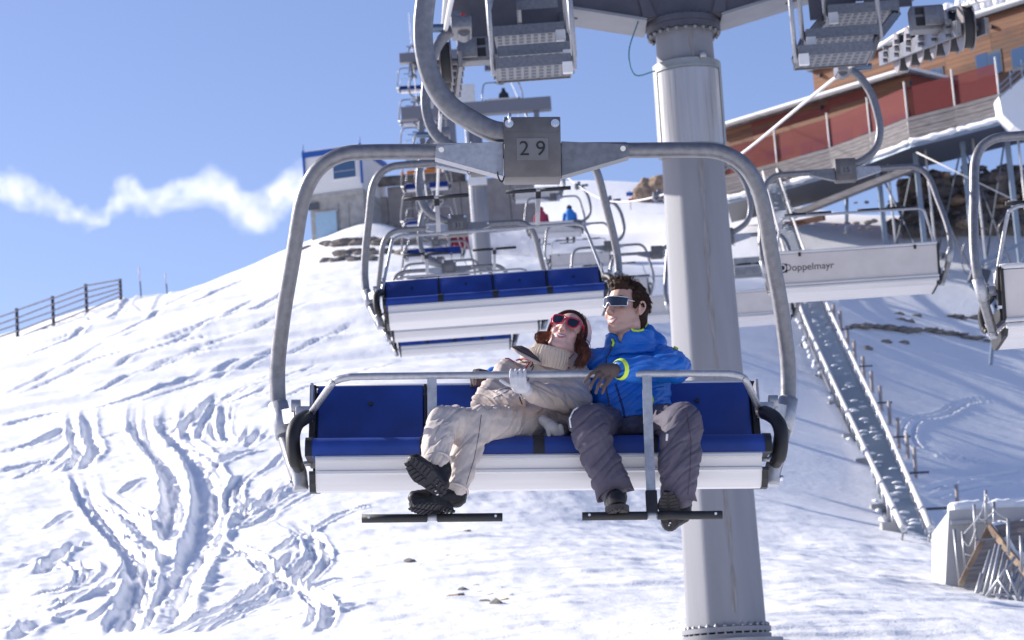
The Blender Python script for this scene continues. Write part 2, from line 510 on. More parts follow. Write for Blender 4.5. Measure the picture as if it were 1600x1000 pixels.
def snow_material(name, fine=1.0):
    m = bpy.data.materials.new(name); m.use_nodes = True
    nt = m.node_tree; b = nt.nodes['Principled BSDF']
    b.inputs['Base Color'].default_value = (.93, .935, .95, 1)
    b.inputs['Roughness'].default_value = .55
    b.inputs['Specular IOR Level'].default_value = .25
    tc = nt.nodes.new('ShaderNodeTexCoord')
    h = None
    for sc_, dist in ((1.3, .03 * fine), (6.0, .018 * fine), (30.0, .008 * fine)):
        n = nt.nodes.new('ShaderNodeTexNoise'); n.inputs['Scale'].default_value = sc_; n.inputs['Detail'].default_value = 5
        nt.links.new(tc.outputs['Object'], n.inputs['Vector'])
        bp = nt.nodes.new('ShaderNodeBump'); bp.inputs['Distance'].default_value = dist; bp.inputs['Strength'].default_value = .8
        nt.links.new(n.outputs['Fac'], bp.inputs['Height'])
        if h is not None: nt.links.new(h, bp.inputs['Normal'])
        h = bp.outputs['Normal']
    nt.links.new(h, b.inputs['Normal'])
    return m
M['snow'] = snow_material('snow')
M['snow_lump'] = snow_material('snow_lump', .5)
me.materials.append(M['snow'])
slope = link('snow_slope', me); slope['kind'] = 'structure'
# ================================================================ CHAIRLIFT: CHAIRS AND ROPES
VIEW = ray(800, 500)
C29 = px(831, 231, 11.0)
def S(hw, y, ly):
    """chair-local (half width, depth, height) from photograph pixels on the nearest chair"""
    p = px(831, y, 11.0 + ly)
    dep = (p - CAM_LOC).dot(VIEW)
    return Vector((hw * dep / FPX, ly, p.z - C29.z))
def both(pts):
    R = [S(*p) for p in pts]
    return [Vector((-p.x, p.y, p.z)) for p in reversed(R)] + R
def sweep_rect(mb, pts, w, t, bev=.012):
    """rectangular section swept along a curve in the XZ plane; w in plane, t along Y"""
    n = len(pts); V = []; F = []
    prof = [(-w / 2 + bev, -t / 2), (w / 2 - bev, -t / 2), (w / 2, -t / 2 + bev), (w / 2, t / 2 - bev), (w / 2 - bev, t / 2), (-w / 2 + bev, t / 2), (-w / 2, t / 2 - bev), (-w / 2, -t / 2 + bev)]
    for i, p in enumerate(pts):
        d = (pts[min(i + 1, n - 1)] - pts[max(i - 1, 0)]); d.y = 0; d.normalize()
        nn = Vector((-d.z, 0, d.x))
        for a, b in prof: V.append(p + nn * a + Vector((0, b, 0)))
    for i in range(n - 1):
        for k in range(8):
            F.append((i * 8 + k, i * 8 + (k + 1) % 8, (i + 1) * 8 + (k + 1) % 8, (i + 1) * 8 + k))
    mb.add(V, F, True)
    mb.add(V[:8], [tuple(range(8))]); mb.add(V[-8:], [tuple(range(8))])
GRIP = Vector((-.16, 0, 1.335))
def make_chair():
    root = empty('chairlift_chair')
    # outer tube frame
    fr = both([(40, 236, 0), (150, 236, 0), (255, 236, 0), (296, 240, .005), (328, 257, .015), (348, 284, .03), (361, 322, .05), (374, 400, .10), (388, 480, .16), (398, 560, .21), (399, 612, .22), (396, 640, .21), (388, 682, .16), (378, 720, .09), (370, 745, .03)])
    fp = spline(fr, 5)
    MB().tube(fp, .0375, 14).build('frame', M['galv'], root)
    for s in (-1, 1):
        m = lambda *a: (lambda v: Vector((v.x * s, v.y, v.z)))(S(*a))
        MB().tube([m(399, 628, .216), m(393, 655, .195), m(388.5, 680, .165)], .047, 14).build('clamp_sleeve', M['galv_pale'], root)
        MB().tube(spline([m(376, 722, .02), m(370, 738, .01), m(368, 764, .005)], 4), .036, 14).build('frame_foot', M['galv_pale'], root)
        b = MB().cyl(m(378, 752, .01), m(386, 753, .01), .014, n=8); b.build('foot_bolt', M['bolt'], root)
        # sleeve and gusset beside the number block
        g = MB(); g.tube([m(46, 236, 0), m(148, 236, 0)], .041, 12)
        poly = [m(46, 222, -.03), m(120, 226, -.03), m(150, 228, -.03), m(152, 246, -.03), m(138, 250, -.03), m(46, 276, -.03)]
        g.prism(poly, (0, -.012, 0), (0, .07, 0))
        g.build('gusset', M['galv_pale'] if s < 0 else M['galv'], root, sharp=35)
        MB().cyl(m(142, 233, -.055), m(142, 233, -.03), .013, n=10).build('gusset_bolt', M['bolt'], root)
        # armrest pad, a loop of black foam
        MB().tube(spline([m(352, 648, .02), m(362, 651, -.08), m(374, 660, -.15), m(381, 676, -.19), m(381, 700, -.20), m(378, 718, -.19), m(372, 730, -.15)], 5), [.024] * 3 + [.033] * 24 + [.028] * 4, 12).build('armrest_pad', M['rubber'], root)
        h = MB(); h.box(m(360, 645, .06), (.075, .12, .06), bev=.008); h.bar(m(346, 602, .10), m(348, 642, .08), .012, .11, up=(0, 1, 0)); h.cyl(m(366, 632, .05), m(380, 632, .05), .03)
        h.bar(m(372, 646, .07), m(392, 650, .17), .03, .07)
        h.build('pivot_bracket', M['galv_pale'], root, sharp=35)
        MB().cyl(m(352, 722, -.10), m(380, 724, -.05), .012, n=8).build('tie_rod', M['galv_pale'], root)
    # hanger arm
    H = [Vector((x / 340.0, 0, z / 340.0)) for x, z in ((-36, 24), (-62, 28), (-92, 43), (-130, 70), (-157, 111), (-171, 171), (-168, 238), (-150, 330), (-112, 408), (-70, 446), (-50, 454))]
    a = MB(); sweep_rect(a, spline(H, 6), .092, .075); a.build('hanger_arm', M['galv'], root, sharp=50)
    g = MB(); g.box(GRIP + Vector((.05, 0, .0)), (.20, .34, .13), bev=.02); g.box(GRIP + Vector((0, 0, .09)), (.10, .26, .09), bev=.015)
    g.cyl(GRIP + Vector((.07, -.08, -.06)), GRIP + Vector((.07, .08, -.06)), .06); gr = g.build('grip', M['galv'], root, sharp=35)
    MB().cyl(GRIP + Vector((-.10, 0, .01)), GRIP + Vector((-.32, 0, .02)), .042).build('grip_spring', M['steel_blue'], root, sharp=35)
    # number block
    z0 = S(0, 277, -.08).z; z1 = S(0, 182, -.08).z; w = 2 * S(44.5, 231, -.08).x
    bl = MB(); bl.box((0, 0, (z0 + z1) / 2), (w, .16, z1 - z0), bev=.006)
    bl.box((0, -.0815, S(0, 204, -.08).z - .008), (w * .99, .003, .004))
    blo = bl.build('number_block', M['galv_warm'], root, sharp=35)
    pl = MB().box((0, -.0822, S(0, 233, -.08).z), (.147, .004, .104), bev=.0015).build('number_plate', M['plate'], blo)
    for sx, sz in ((-36, 193), (36, 193)):
        p = S(sx, sz, -.08)
        k = MB(); k.cyl((p.x, -.078, p.z), (p.x, -.086, p.z), .020, n=18); k.cyl((p.x, -.086, p.z), (p.x, -.098, p.z), .013, n=6); k.build('block_bolt', M['bolt'], blo, sharp=35)
    MB().cyl((S(-36, 193, -.08).x, -.092, S(0, 193, -.08).z), (S(-36, 193, -.08).x + .004, -.095, S(0, 178, -.08).z), .008, n=8).build('split_pin', M['bolt'], blo)
    MB().tube(spline([S(-54, 262, -.02), S(-54, 276, -.06), S(-48, 284, -.07), S(-43, 270, -.07)], 6), .0035, 6).build('cable_loop', M['rubber'], root)
    # backrest: four blue panels
    zt = S(0, 603, .23).z; zb = S(0, 688, .12).z
    bw = S(340, 640, .18).x
    d = Vector((0, .11, zt - zb)); L = d.length; ang = math.atan2(.11, zt - zb)
    Rx = Matrix.Rotation(-ang, 3, 'X')
    pw = bw * 2 / 4
    for k in range(4):
        cx = -bw + pw * (k + .5)
        o = MB().box((cx, .175, (zt + zb) / 2), (pw - .014, .035, L), Rx, bev=.01).build('backrest_panel', M['blue_pad'], root, sharp=50)
        MB().cyl(Vector((cx, .175, (zt + zb) / 2 + .03)) + Rx @ Vector((0, -.0165, .01)), Vector((cx, .175, (zt + zb) / 2 + .03)) + Rx @ Vector((0, -.021, .01)), .011, n=10).build('panel_rivet', M['rubber'], o)
    for k in range(5):
        cx = -bw + pw * k
        e = .012 if 0 < k < 4 else .03
        off = 0 if 0 < k < 4 else (.016 if k == 4 else -.016)
        MB().box((cx + off, .178, (zt + zb) / 2 - .003), (e, .05, L + .004), Rx).build('backrest_divider', M['rubber'], root)
    MB().tube([(-bw - .01, .236, zt + .006), (bw + .01, .236, zt + .006)], .011, 8).build('backrest_rail', M['alu'], root)
    # seat cushions
    sw = S(353, 690, -.3).x; ct = S(0, 684, -.31).z; cb = S(0, 711, -.345).z
    prof = [(.13, ct + .005), (-.24, ct + .012), (-.30, ct + .004), (-.335, ct - .018), (-.345, ct - .045), (-.345, cb), (.13, cb)]
    cwid = sw * 2 / 4
    for k in range(4):
        x0 = -sw + cwid * k + (.0 if k == 0 else .006); x1 = -sw + cwid * (k + 1) - (.0 if k == 3 else .006)
        MB().prism([Vector((0, y, z)) for y, z in prof], (x0, 0, 0), (x1, 0, 0)).build('seat_cushion', M['blue_pad'], root, sharp=40)
    for k in range(5):
        xc = -sw + cwid * k; e = .05 if 0 < k < 4 else .03
        if k == 0: xc -= .015
        if k == 4: xc += .015
        P2 = [(y - .003 if y < 0 else y, z + (.003 if z > cb else 0)) for y, z in prof]
        MB().prism([Vector((0, y, z)) for y, z in P2], (xc - e / 2, 0, 0), (xc + e / 2, 0, 0)).build('seat_divider', M['rubber'], root, sharp=40)
    # aluminium front fascia and seat underside
    fz = lambda y: S(0, y, -.34).z
    fa = [(-.352, fz(711.5)), (-.358, fz(714)), (-.358, fz(718)), (-.342, fz(720)), (-.334, fz(733)), (-.344, fz(735)), (-.344, fz(739)), (-.330, fz(741)), (-.318, fz(752)), (-.285, fz(764)), (-.24, fz(765)), (.10, fz(752)), (.16, fz(730)), (.16, fz(711.5))]
    fw = S(348, 740, -.3).x
    MB().prism([Vector((0, y, z)) for y, z in fa], (-fw, 0, 0), (fw, 0, 0)).build('seat_fascia', M['alu'], root, sharp=30)
    for s in (-1, 1):
        MB().prism([Vector((0, y * 1.015 if y < 0 else y, z - .004)) for y, z in fa[4:13]], (s * (fw + .001), 0, 0), (s * (fw + .028), 0, 0)).build('fascia_end_cap', M['rubber'], root)
    # rear cladding
    zr0 = S(0, 734, .19).z; zr1 = zt - .035
    q = Vector((0, .262, zr1)); q0 = Vector((0, .185, zr0))
    ang2 = math.atan2(q.y - q0.y, zr1 - zr0); R2 = Matrix.Rotation(-ang2, 3, 'X')
    bp = MB().box((q + q0) / 2, (bw * 2 - .02, .014, (q - q0).length), R2).build('back_panel', M['alu_back'], root)
    t = MB(); t.box((0, .262, zt - .012), (bw * 2, .03, .034), R2, bev=.006); t.build('back_top_rail', M['alu'], root, sharp=40)
    t = MB(); t.box((0, .188, zr0 - .012), (bw * 2, .05, .03), bev=.008); t.box((0, .172, zr0 - .05), (bw * 2, .05, .04), bev=.012); t.build('back_bottom_rail', M['alu'], root, sharp=40)
    for s in (-1, 1):
        MB().box((q + q0) / 2 + Vector((s * (bw + .004), .003, 0)), (.022, .03, (q - q0).length + .02), R2).build('back_end_strip', M['rubber'], root)
        MB().box(q + Vector((s * bw * .72, .012, -.012)), (.03, .02, .05), R2).build('back_clip', M['rubber'], root)
    # safety bar (its origin is the pivot)
    pv = Vector((0, .10, S(0, 648, .1).z))
    sb = MB().tube([p - pv for p in spline(both([(80, 587, -.52), (270, 587.5, -.52), (300, 589, -.515), (318, 594, -.49), (326, 603, -.44), (348, 640, -.03), (352, 646, .06)]), 5)], .0158, 12)
    bar = sb.build('safety_bar', M['galv_pale'], root); bar.location = pv
    for s in (-1, 1):
        m = lambda *a: (lambda v: Vector((v.x * s, v.y, v.z)))(S(*a)) - pv
        c = [m(168, 590, -.526), m(169, 690, -.54), m(171, 771, -.58), m(172, 807, -.61)]
        pb = MB(); pb.bar(c[0], c[1], .041, .013, up=(0, 1, 0)); pb.bar(c[1] + Vector((0, 0, .002)), c[2], .0405, .0125, up=(0, 1, 0)); pb.build('bar_post', M['galv_pale'], bar)
        MB().bar(c[2], c[3], .05, .024, up=(0, 1, 0), bev=.004).build('post_sleeve', M['rubber'], bar)
        MB().tube([c[3] + Vector((-.035, 0, -.008)), c[3] + Vector((.035, 0, -.008))], .014, 10).build('footrest_joint', M['galv_pale'], bar)
        for e in (-1, 1):
            f0 = c[3] + Vector((e * .022, 0, -.008)); f1 = c[3] + Vector((e * .302, 0, -.008))
            fo = MB().tube([f0, f1], .0185, 12).build('footrest', M['rubber'], bar)
            MB().cyl(f1 + Vector((-e * .03, -.0175, .004)), f1 + Vector((-e * .03, -.021, .004)), .006, n=8).build('footrest_rivet', M['bolt'], fo)
    return root, bar, blo, bp, pl
M['steel_blue'] = mat('blue_grey_steel', (.13, .18, .26), .35, .6)
chair0, bar0, block0, back0, plate0 = make_chair()

YAW = rad(2.12)
LDIR = Vector((-math.sin(YAW), math.cos(YAW), 0))
def solve_px(xw, y, D):
    """height at which a point with world x, depth D shows on picture row y; also its column"""
    xp = 800.0
    for _ in range(6):
        p = px(xp, y, D)
        xp += (xw - p.x) * FPX / D
    return px(xp, y, D).z
ch_grip = C29 + Vector((GRIP.x, 0, GRIP.z))
def left_x(D): return ch_grip.x + (D - 11.0) * math.tan(-YAW) * 1.0
_p15 = px(1320, 272, 30.2)
def right_x(D): return _p15.x + .16 + (D - 30.2) * math.tan(-YAW)
SP = 11.3
kn = [(11.0, None)]
KR = [(18.2, -60), (25.2, 28), (30.2, 108), (42.9, 258), (55, 306), (69.3, 314), (81.4, 291), (94.6, 257), (106.7, 215), (121, 156), (138.6, 94), (152, 40)]
kr = [(4.0, 3.1 + 1.7), (11.0, ch_grip.z)] + [(D, solve_px(right_x(D), y, D)) for D, y in KR]
kr += [(175, kr[-1][1] + (kr[-1][1] - kr[-2][1]) / 13.4 * 20)]
KLs = [(22.4, 741, 254), (33.2, 706, 354), (44, 692, 420)]
kl = [(4.0, ch_grip.z - 1.7), (11.0, ch_grip.z)] + [(D, px(x, y, D).z + 1.335) for D, x, y in KLs] + [k for k in kr if k[0] > 50]
kl.insert(3, (25.6, px(741, 254, 22.4).z + 1.335 + .60))
def interp(K, D):
    xs = [k[0] for k in K]; ys = [k[1] for k in K]
    for i in range(len(xs) - 1):
        if D <= xs[i + 1]: break
    def sl(j):
        if j <= 0: return (ys[1] - ys[0]) / (xs[1] - xs[0])
        if j >= len(xs) - 1: return (ys[-1] - ys[-2]) / (xs[-1] - xs[-2])
        return (ys[j + 1] - ys[j - 1]) / (xs[j + 1] - xs[j - 1])
    h = xs[i + 1] - xs[i]; t = (D - xs[i]) / h
    return (2 * t**3 - 3 * t**2 + 1) * ys[i] + (t**3 - 2 * t**2 + t) * h * sl(i) + (-2 * t**3 + 3 * t**2) * ys[i + 1] + (t**3 - t**2) * h * sl(i + 1)
for nm, fx, K, lab in (('haul_rope', left_x, kl, 'grey steel haul rope of the left line carrying the chairs that face the camera'), ('haul_rope', right_x, kr, 'grey steel haul rope of the right line carrying the chairs seen from behind')):
    pts = [Vector((fx(D), D, interp(K, D))) for D in np.linspace(4.5, 165, 150)]
    o = MB().tube(pts, .024, 8).build(nm, M['rope'])
    tag(o, lab, 'rope', 'haul ropes of the chairlift')
def place(o, g, back=False, tilt=0.0, tip=0.0, dx=0.0):
    o.matrix_world = Matrix.Translation(g + Vector((dx, 0, 0))) @ Matrix.Rotation(YAW + (math.pi if back else 0), 4, 'Z') @ Matrix.Rotation(rad(tilt), 4, 'Y') @ Matrix.Rotation(rad(tip), 4, 'X') @ Matrix.Translation(-GRIP)
def raise_bar(o, deg=96):
    for c in o.children:
        if c.name.startswith('safety_bar'): c.rotation_euler = (rad(-deg), 0, 0)
def add_digits(root, txt, back=False):
    for c in root.children:
        if c.name.startswith('number_block'):
            if back:
                pm = plate0.data; p = link('number_plate', pm, c); p.rotation_euler = (0, 0, math.pi)
                t = link('number_lettering', text_mesh(txt, .098, M['ink']), p); t.location = (0, -.0862, S(0, 233, -.08).z - .001)
                t.rotation_euler = (math.pi / 2, 0, 0)
            else:
                for p in c.children:
                    if p.name.startswith('number_plate'):
                        t = link('number_lettering', text_mesh(txt, .098, M['ink']), p); t.location = (0, -.0862, S(0, 233, -.08).z - .001)
                        t.rotation_euler = (math.pi / 2, 0, 0)
LG = 'chairs on the left line facing the camera'; RG_ = 'chairs on the right line seen from behind'
empties = [(22.4, 5.5, -4.5), (33.2, 3, -4), (44, 2, -4)] + [(44 + SP * k, random.uniform(-1, 1), -3) for k in range(1, 10)]
ordn = ['second', 'third', 'fourth', 'fifth', 'sixth', 'seventh', 'eighth', 'ninth', 'tenth', 'eleventh', 'twelfth', 'thirteenth']
chairs_l = []
for k, (D, tip, tl) in enumerate(empties):
    o = copy_tree(chair0)
    zz = interp(kl, D)
    dxx = {0: .10, 1: .0, 2: -.03}.get(k, 0)
    place(o, Vector((left_x(D), D, zz)), False, -.3 if k < 3 else random.uniform(-.8, .8), -tip, dxx)
    raise_bar(o)
    lab = 'empty blue-seated chair, %s from the front on the left line, safety bar raised' % ordn[k]
    if k == 1: lab = 'empty blue-seated chair with number 31, third from the front on the left line'
    tag(o, lab, 'chair lift chair', LG)
    chairs_l.append(o)
add_digits(chairs_l[1], '31')
chairs_r = []
for k, D in enumerate([18.3, 30.2, 42.6, 55, 69, 81.5, 94.6, 106.7, 121, 138.6]):
    o = copy_tree(chair0)
    place(o, Vector((right_x(D), D, interp(kr, D))), True, random.uniform(-.5, .5), 2.0)
    if k == 0: o.location.x -= .12
    if k not in (6, 9): raise_bar(o, 98)
    lab = ['grey-backed chair cut off by the right edge of the picture, seen from behind', 'grey-backed chair with number 15 and maker lettering, in front of the terrace', 'grey-backed chair partly hidden by the near tower pole, seen from behind',
           'grey-backed chair just left of the near tower pole, fourth on the right line', 'grey-backed chair, fifth on the right line, left of the man\'s head height', 'grey-backed chair, sixth on the right line, below the one with two riders',
           'grey-backed chair carrying two distant riders seen from behind', 'grey-backed chair above the one with two riders, eighth on the right line', 'grey-backed chair, ninth on the right line, high up the slope', 'grey-backed chair with a lone dark rider, farthest on the right line'][k]
    tag(o, lab, 'chair lift chair', RG_)
    chairs_r.append(o)
add_digits(chairs_r[1], '15', True)
for c in chairs_r[1].children:
    if c.name.startswith('back_panel'):
        nrm = R2n = Matrix.Rotation(0, 3, 'X')
        zr = sum(v.co.z for v in c.data.vertices) / len(c.data.vertices); yr = max(v.co.y for v in c.data.vertices)
        yc = sum(v.co.y for v in c.data.vertices) / len(c.data.vertices)
        zmx = max(v.co.z for v in c.data.vertices); zmn = min(v.co.z for v in c.data.vertices)
        an = math.atan2(.077, zmx - zmn)
        lo = empty('maker_logo_holder')
        bpy.data.objects.remove(lo)
        def on_back(nm, me, x, dz):
            o = link(nm, me, c); o.location = (x, yc + .0085 + dz * .077 / (zmx - zmn), zr + dz)
            o.rotation_euler = Euler((math.pi / 2 - an * -1, 0, math.pi), 'XYZ'); return o
        on_back('maker_lettering', text_mesh('Doppelmayr', .165, M['logo']) if 'logo' in M else text_mesh('Doppelmayr', .125, M['ink']), .62, .012)
        q = MB(); q.box((0, 0, 0), (.115, .115, .002)); on_back('maker_emblem', q.mesh('maker_emblem', M['ink']), .955, .012)
        e = on_back('emblem_letter', text_mesh('D', .13, M['white_paint']), .955, .012); e.location.y += .0015
# the nearest chair, number 29, hangs a little askew under its two riders
place(chair0, ch_grip, False, 3.4, 0.0)
# put the block exactly where the picture shows it
chair0.location += C29 - (chair0.matrix_world @ Vector((0, 0, 0)))
add_digits(chair0, '2 9')
tag(chair0, 'nearest chair, number 29, blue seat with a couple sitting behind its safety bar', 'chair lift chair', LG)
bpy.context.view_layer.update()
# ================================================================ TOWERS
def up_at(x, y, D): return px(x, y, D)
TD = 25.2
tb = px(1137, 990, TD); tt = px(1066, 40, TD)
TX0 = tb.x
mid_x = lambda D: (left_x(D) + right_x(D)) / 2
def tower_near():
    root = empty('lift_tower', Matrix.Translation((tb.x, TD, ground_z(tb.x, TD))))
    base = root.location.copy()
    def W(x, y, D=TD): return px(x, y, D) - base
    zb = W(1137, 1000).z; z0 = W(1135, 985).z; z1 = W(1068, 50).z
    cx = 0.0
    rb = 61.5 * TD / FPX; rt = 45.5 * TD / FPX
    def rr(z): return rb + (rt - rb) * (z - z0) / (z1 - z0)
    # axis is vertical; tiny lean to match
    lean = (W(1068, 50).x - W(1135, 985).x) / (z1 - z0)
    ax = lambda z: Vector((lean * (z - z0) + W(1135, 985).x, 0, z))
    pts = [ax(z) for z in np.linspace(z0 + .02, z1, 14)]
    V = []; F = []
    for p in pts:
        for k in range(8):
            a = rad(22.5 + 45 * k - 4); r_ = rr(p.z) / .924
            V.append(p + Vector((math.cos(a) * r_, math.sin(a) * r_, 0)))
    for i in range(len(pts) - 1):
        for k in range(8): F.append((i * 8 + k, i * 8 + (k + 1) % 8, (i + 1) * 8 + (k + 1) % 8, (i + 1) * 8 + k))
    pole = MB().add(V, F, False).build('pole', M['pole'], root)
    bm = bmesh.new(); bm.from_mesh(pole.data)
    bmesh.ops.bevel(bm, geom=[e for e in bm.edges if abs((e.verts[0].co - e.verts[1].co).normalized().z) > .9], offset=.05, segments=4, affect='EDGES', profile=.5)
    for f_ in bm.faces: f_.smooth = True
    bm.to_mesh(pole.data); bm.free()
    # weld seam, a stained drip line down the pole and the ring joint half way
    for z in (W(1085, 520).z,):
        pass
    drip = MB()
    for i, z in enumerate(np.linspace(W(1085, 985).z, W(1085, 105).z, 60)): pass
    V = []; F = []; zs_ = np.linspace(W(1085, 965).z, W(1085, 60).z, 60)
    for i, z in enumerate(zs_):
        p = ax(z); r_ = rr(z); wv = .022 + .010 * math.sin(i * .9) + .006 * math.sin(i * 2.3)
        xo = r_ * (.16 + .02 * math.sin(i * .35))
        for e in (-1, 1): V.append(p + Vector((xo + e * wv, -r_ - .004 + .07 * (xo + e * wv) * -1, 0)))
    for i in range(len(zs_) - 1): F.append((i * 2, i * 2 + 1, i * 2 + 3, i * 2 + 2))
    MB().add(V, F, True).build('stain_streak', M['streak'], pole, fix=False)
    # foundation flange with its bolts
    fl = MB(); fl.tube([ax(z0 - .10), ax(z0 - .05)], .462, 48); fl.tube([ax(z0 - .03), ax(z0 + .02)], .462, 48); fo = fl.build('base_flange', M['pole'], root, sharp=35)
    for k in range(30):
        a = 2 * math.pi * k / 30; p = ax(z0) + Vector((math.cos(a) * .432, math.sin(a) * .432, 0))
        b = MB(); b.cyl(p + Vector((0, 0, -.14)), p + Vector((0, 0, .055)), .013, n=6); b.cyl(p + Vector((0, 0, .02)), p + Vector((0, 0, .042)), .022, n=6); b.build('flange_bolt', M['galv_pale'], fo)
    MB().tube([ax(base.z * 0 - .8), ax(z0 - .102)], [.62, .58], 32).build('foundation', M['concrete'], root, sharp=35)
    # head flange
    zt = W(1085, 62).z
    h = MB(); h.tube([ax(z1 - .03), ax(z1 + .03)], .40, 40); h.tube([ax(z1 + .034), ax(z1 + .10)], .40, 40)
    ho = h.build('head_flange', M['arm_dark'], root, sharp=35)
    for k in range(24):
        a = 2 * math.pi * k / 24; p = ax(z1) + Vector((math.cos(a) * .372, math.sin(a) * .372, 0))
        b = MB(); b.cyl(p + Vector((0, 0, -.075)), p + Vector((0, 0, .13)), .014, n=6); b.cyl(p + Vector((0, 0, -.058)), p + Vector((0, 0, -.032)), .025, n=6); b.build('head_bolt', M['galv'], ho)
    # crossarm: a deep tapering box beam with a pale bottom flange
    zc = z1 + .10; cxx = ax(z1).x
    span = 2.55; rise = .50
    xl = left_x(TD) - base.x; xr = right_x(TD) - base.x
    poly = [Vector((cxx - .42, 0, zc)), Vector((cxx + .42, 0, zc)), Vector((xr - .15, 0, zc + rise)), Vector((xr - .15, 0, zc + 1.05)), Vector((xl + .15, 0, zc + 1.05)), Vector((xl + .15, 0, zc + rise))]
    arm = MB().prism(poly, (0, -.26, 0), (0, .30, 0)).build('crossarm', M['arm_dark'], root)
    for s, xe in ((-1, xl + .15), (1, xr - .15)):
        a = Vector((cxx + s * .40, .02, zc - .0)); b = Vector((xe, .02, zc + rise))
        f = MB(); f.bar(a + Vector((0, 0, -.018)), b + Vector((0, 0, -.018)), .64, .03); fo = f.build('bottom_flange', M['pole'], arm)
        d = (b - a).normalized()
        MB().bar(a + d * .75 + Vector((0, 0, -.036)), a + d * 1.2 + Vector((0, 0, -.036)), .05, .004).build('drain_slot', M['ink'], fo)
        MB().prism([Vector((cxx + s * .44, 0, zc + .01)), Vector((cxx + s * .30, 0, zc + .01)), Vector((cxx + s * .55, 0, zc + .75))], (0, -.30, 0), (0, -.262, 0)).build('stiffener', M['arm_dark'], arm)
    MB().box((cxx - 1.0, -.275, zc + .62), (.16, .03, .13), bev=.01).build('cover_plate', M['galv'], arm)
    w = spline([Vector((cxx - .48, -.2, zc + .02)), Vector((cxx - .62, -.28, zc - .35)), Vector((cxx - .58, -.3, zc - .62)), Vector((cxx - .36, -.32, zc - .6))], 8)
    MB().tube(w, .008, 6).build('earth_cable', M['cable_teal'], arm)
    # curved information case on the pole
    zA = W(1085, 249).z; zB = W(1085, 103).z
    def curved(nm, a0, a1, z0_, z1_, off, thick, m, par, n=20):
        V = []; F = []
        for i in range(n + 1):
            a = rad(-90) + a0 + (a1 - a0) * i / n
            for z in (z0_, z1_):
                for o_ in (off, off + thick):
                    r = rr(z) * 0 + rt * 1.06 + o_
                    V.append(ax(z) + Vector((math.cos(a) * r, math.sin(a) * r, 0)))
        for i in range(n):
            b = i * 4; c = b + 4
            F += [(b + 1, c + 1, c + 3, b + 3), (b, b + 2, c + 2, c), (b, c, c + 1, b + 1), (b + 2, b + 3, c + 3, c + 2)]
        F += [(0, 1, 3, 2), (n * 4, n * 4 + 2, n * 4 + 3, n * 4 + 1)]
        return MB().add(V, F, True).build(nm, m, par, sharp=40)
    case = curved('sign_case', -1.35, 1.35, zA, zB, .005, .05, M['alu_grey'], root)
    pn = curved('sign_panel', -1.02, 1.02, zA + .10, zB - .11, .056, .004, M['brushed'], case)
    for a0, a1, q0, q1 in ((-1.07, 1.07, zA + .06, zA + .085), (-1.07, 1.07, zB - .095, zB - .07), (-1.075, -1.04, zA + .06, zB - .07), (1.04, 1.075, zA + .06, zB - .07)):
        curved('panel_frame', a0, a1, q0, q1, .056, .012, M['alu_grey'], case, 16 if a1 > 0 and a0 < 0 else 2)
    MB().cyl(ax(zB) + Vector((.16, -rt - .06, -.02)), ax(zB) + Vector((.16, -rt - .06, .05)), .035).build('case_lamp', M['galv_pale'], case)
    # sheave trains and stepped catwalks on both arm ends
    for s, fx, K in ((-1, left_x, kl), (1, right_x, kr)):
        def rp(D): return Vector((fx(D), D, interp(K, D))) - base
        tr = MB(); d = (rp(27.4) - rp(23.2)).normalized()
        for e in (-1, 1):
            tr.bar(rp(23.3) + Vector((e * .14, 0, -.24)), rp(27.3) + Vector((e * .14, 0, -.24)), .04, .16)
        tro = tr.build('sheave_beam', M['galv'], root)
        for k, D in enumerate(np.linspace(23.6, 26.8, 6)):
            c = rp(D) + Vector((0, 0, -.235))
            wh = MB().tube([c + Vector((-.05, 0, 0)), c + Vector((.05, 0, 0))], .205, 24).build('sheave', M['tyre'], tro, sharp=35)
            for e in (-1, 1):
                MB().tube([c + Vector((e * .05, 0, 0)), c + Vector((e * .062, 0, 0))], [.235, .228], 24).build('sheave_rim', M['rim'], wh, sharp=35)
            bb = MB(); bb.cyl(c + Vector((-.2, 0, 0)), c + Vector((.2, 0, 0)), .035, n=8)
            for j in range(3): bb.cyl(c + Vector((-.21, .05 * j - .05, .06 - .06 * j)), c + Vector((-.15, .05 * j - .05, .06 - .06 * j)), .028, n=6)
            bb.build('sheave_axle', M['galv'], wh, sharp=35)
        # support brackets from arm end to the train
        br = MB(); e0 = Vector(((xl + .15) if s < 0 else (xr - .15), 0, zc + .8))
        br.box((rp(TD).x - s * .36, 0, zc + .62), (.52, .5, 1.0), bev=.02)
        br.build('arm_end_bracket', M['arm_dark'], root, sharp=35)
        b2 = MB(); b2.box(rp(24.0) + Vector((-s * .30, 0, -.10)), (.34, .20, .26), bev=.015); b2.box(rp(24.0) + Vector((-s * .24, -.14, -.10)), (.20, .06, .2), bev=.01)
        b2.build('train_bracket', M['galv'], root, sharp=35)
        MB().box(rp(24.0) + Vector((-s * .33, -.105, -.14)), (.19, .012, .09)).build('bracket_opening', M['ink'], root)
        MB().box(rp(24.0) + Vector((-s * .33, -.105, -.03)), (.19, .012, .07)).build('bracket_opening', M['ink'], root)
        MB().ell(rp(23.8) + Vector((-s * .2, -.1, .22)), (.05, .04, .04)).build('safety_switch', M['red'], root)
        MB().cyl(rp(24.2) + Vector((-s * .02, -.1, .18)), rp(24.2) + Vector((s * .16 * -1, -.2, 1.1)), .035).build('lifting_rod', M['white_paint'], root)
        for q in (0, 1): MB().box(rp(24.6) + Vector((-s * (.55 + .55 * q), .25 * q, .55)), (.50, .03, .9)).build('guard_plate', M['arm_dark'], root)
        # catwalk treads step up along the rope
        cxw = -s * .92
        st = []
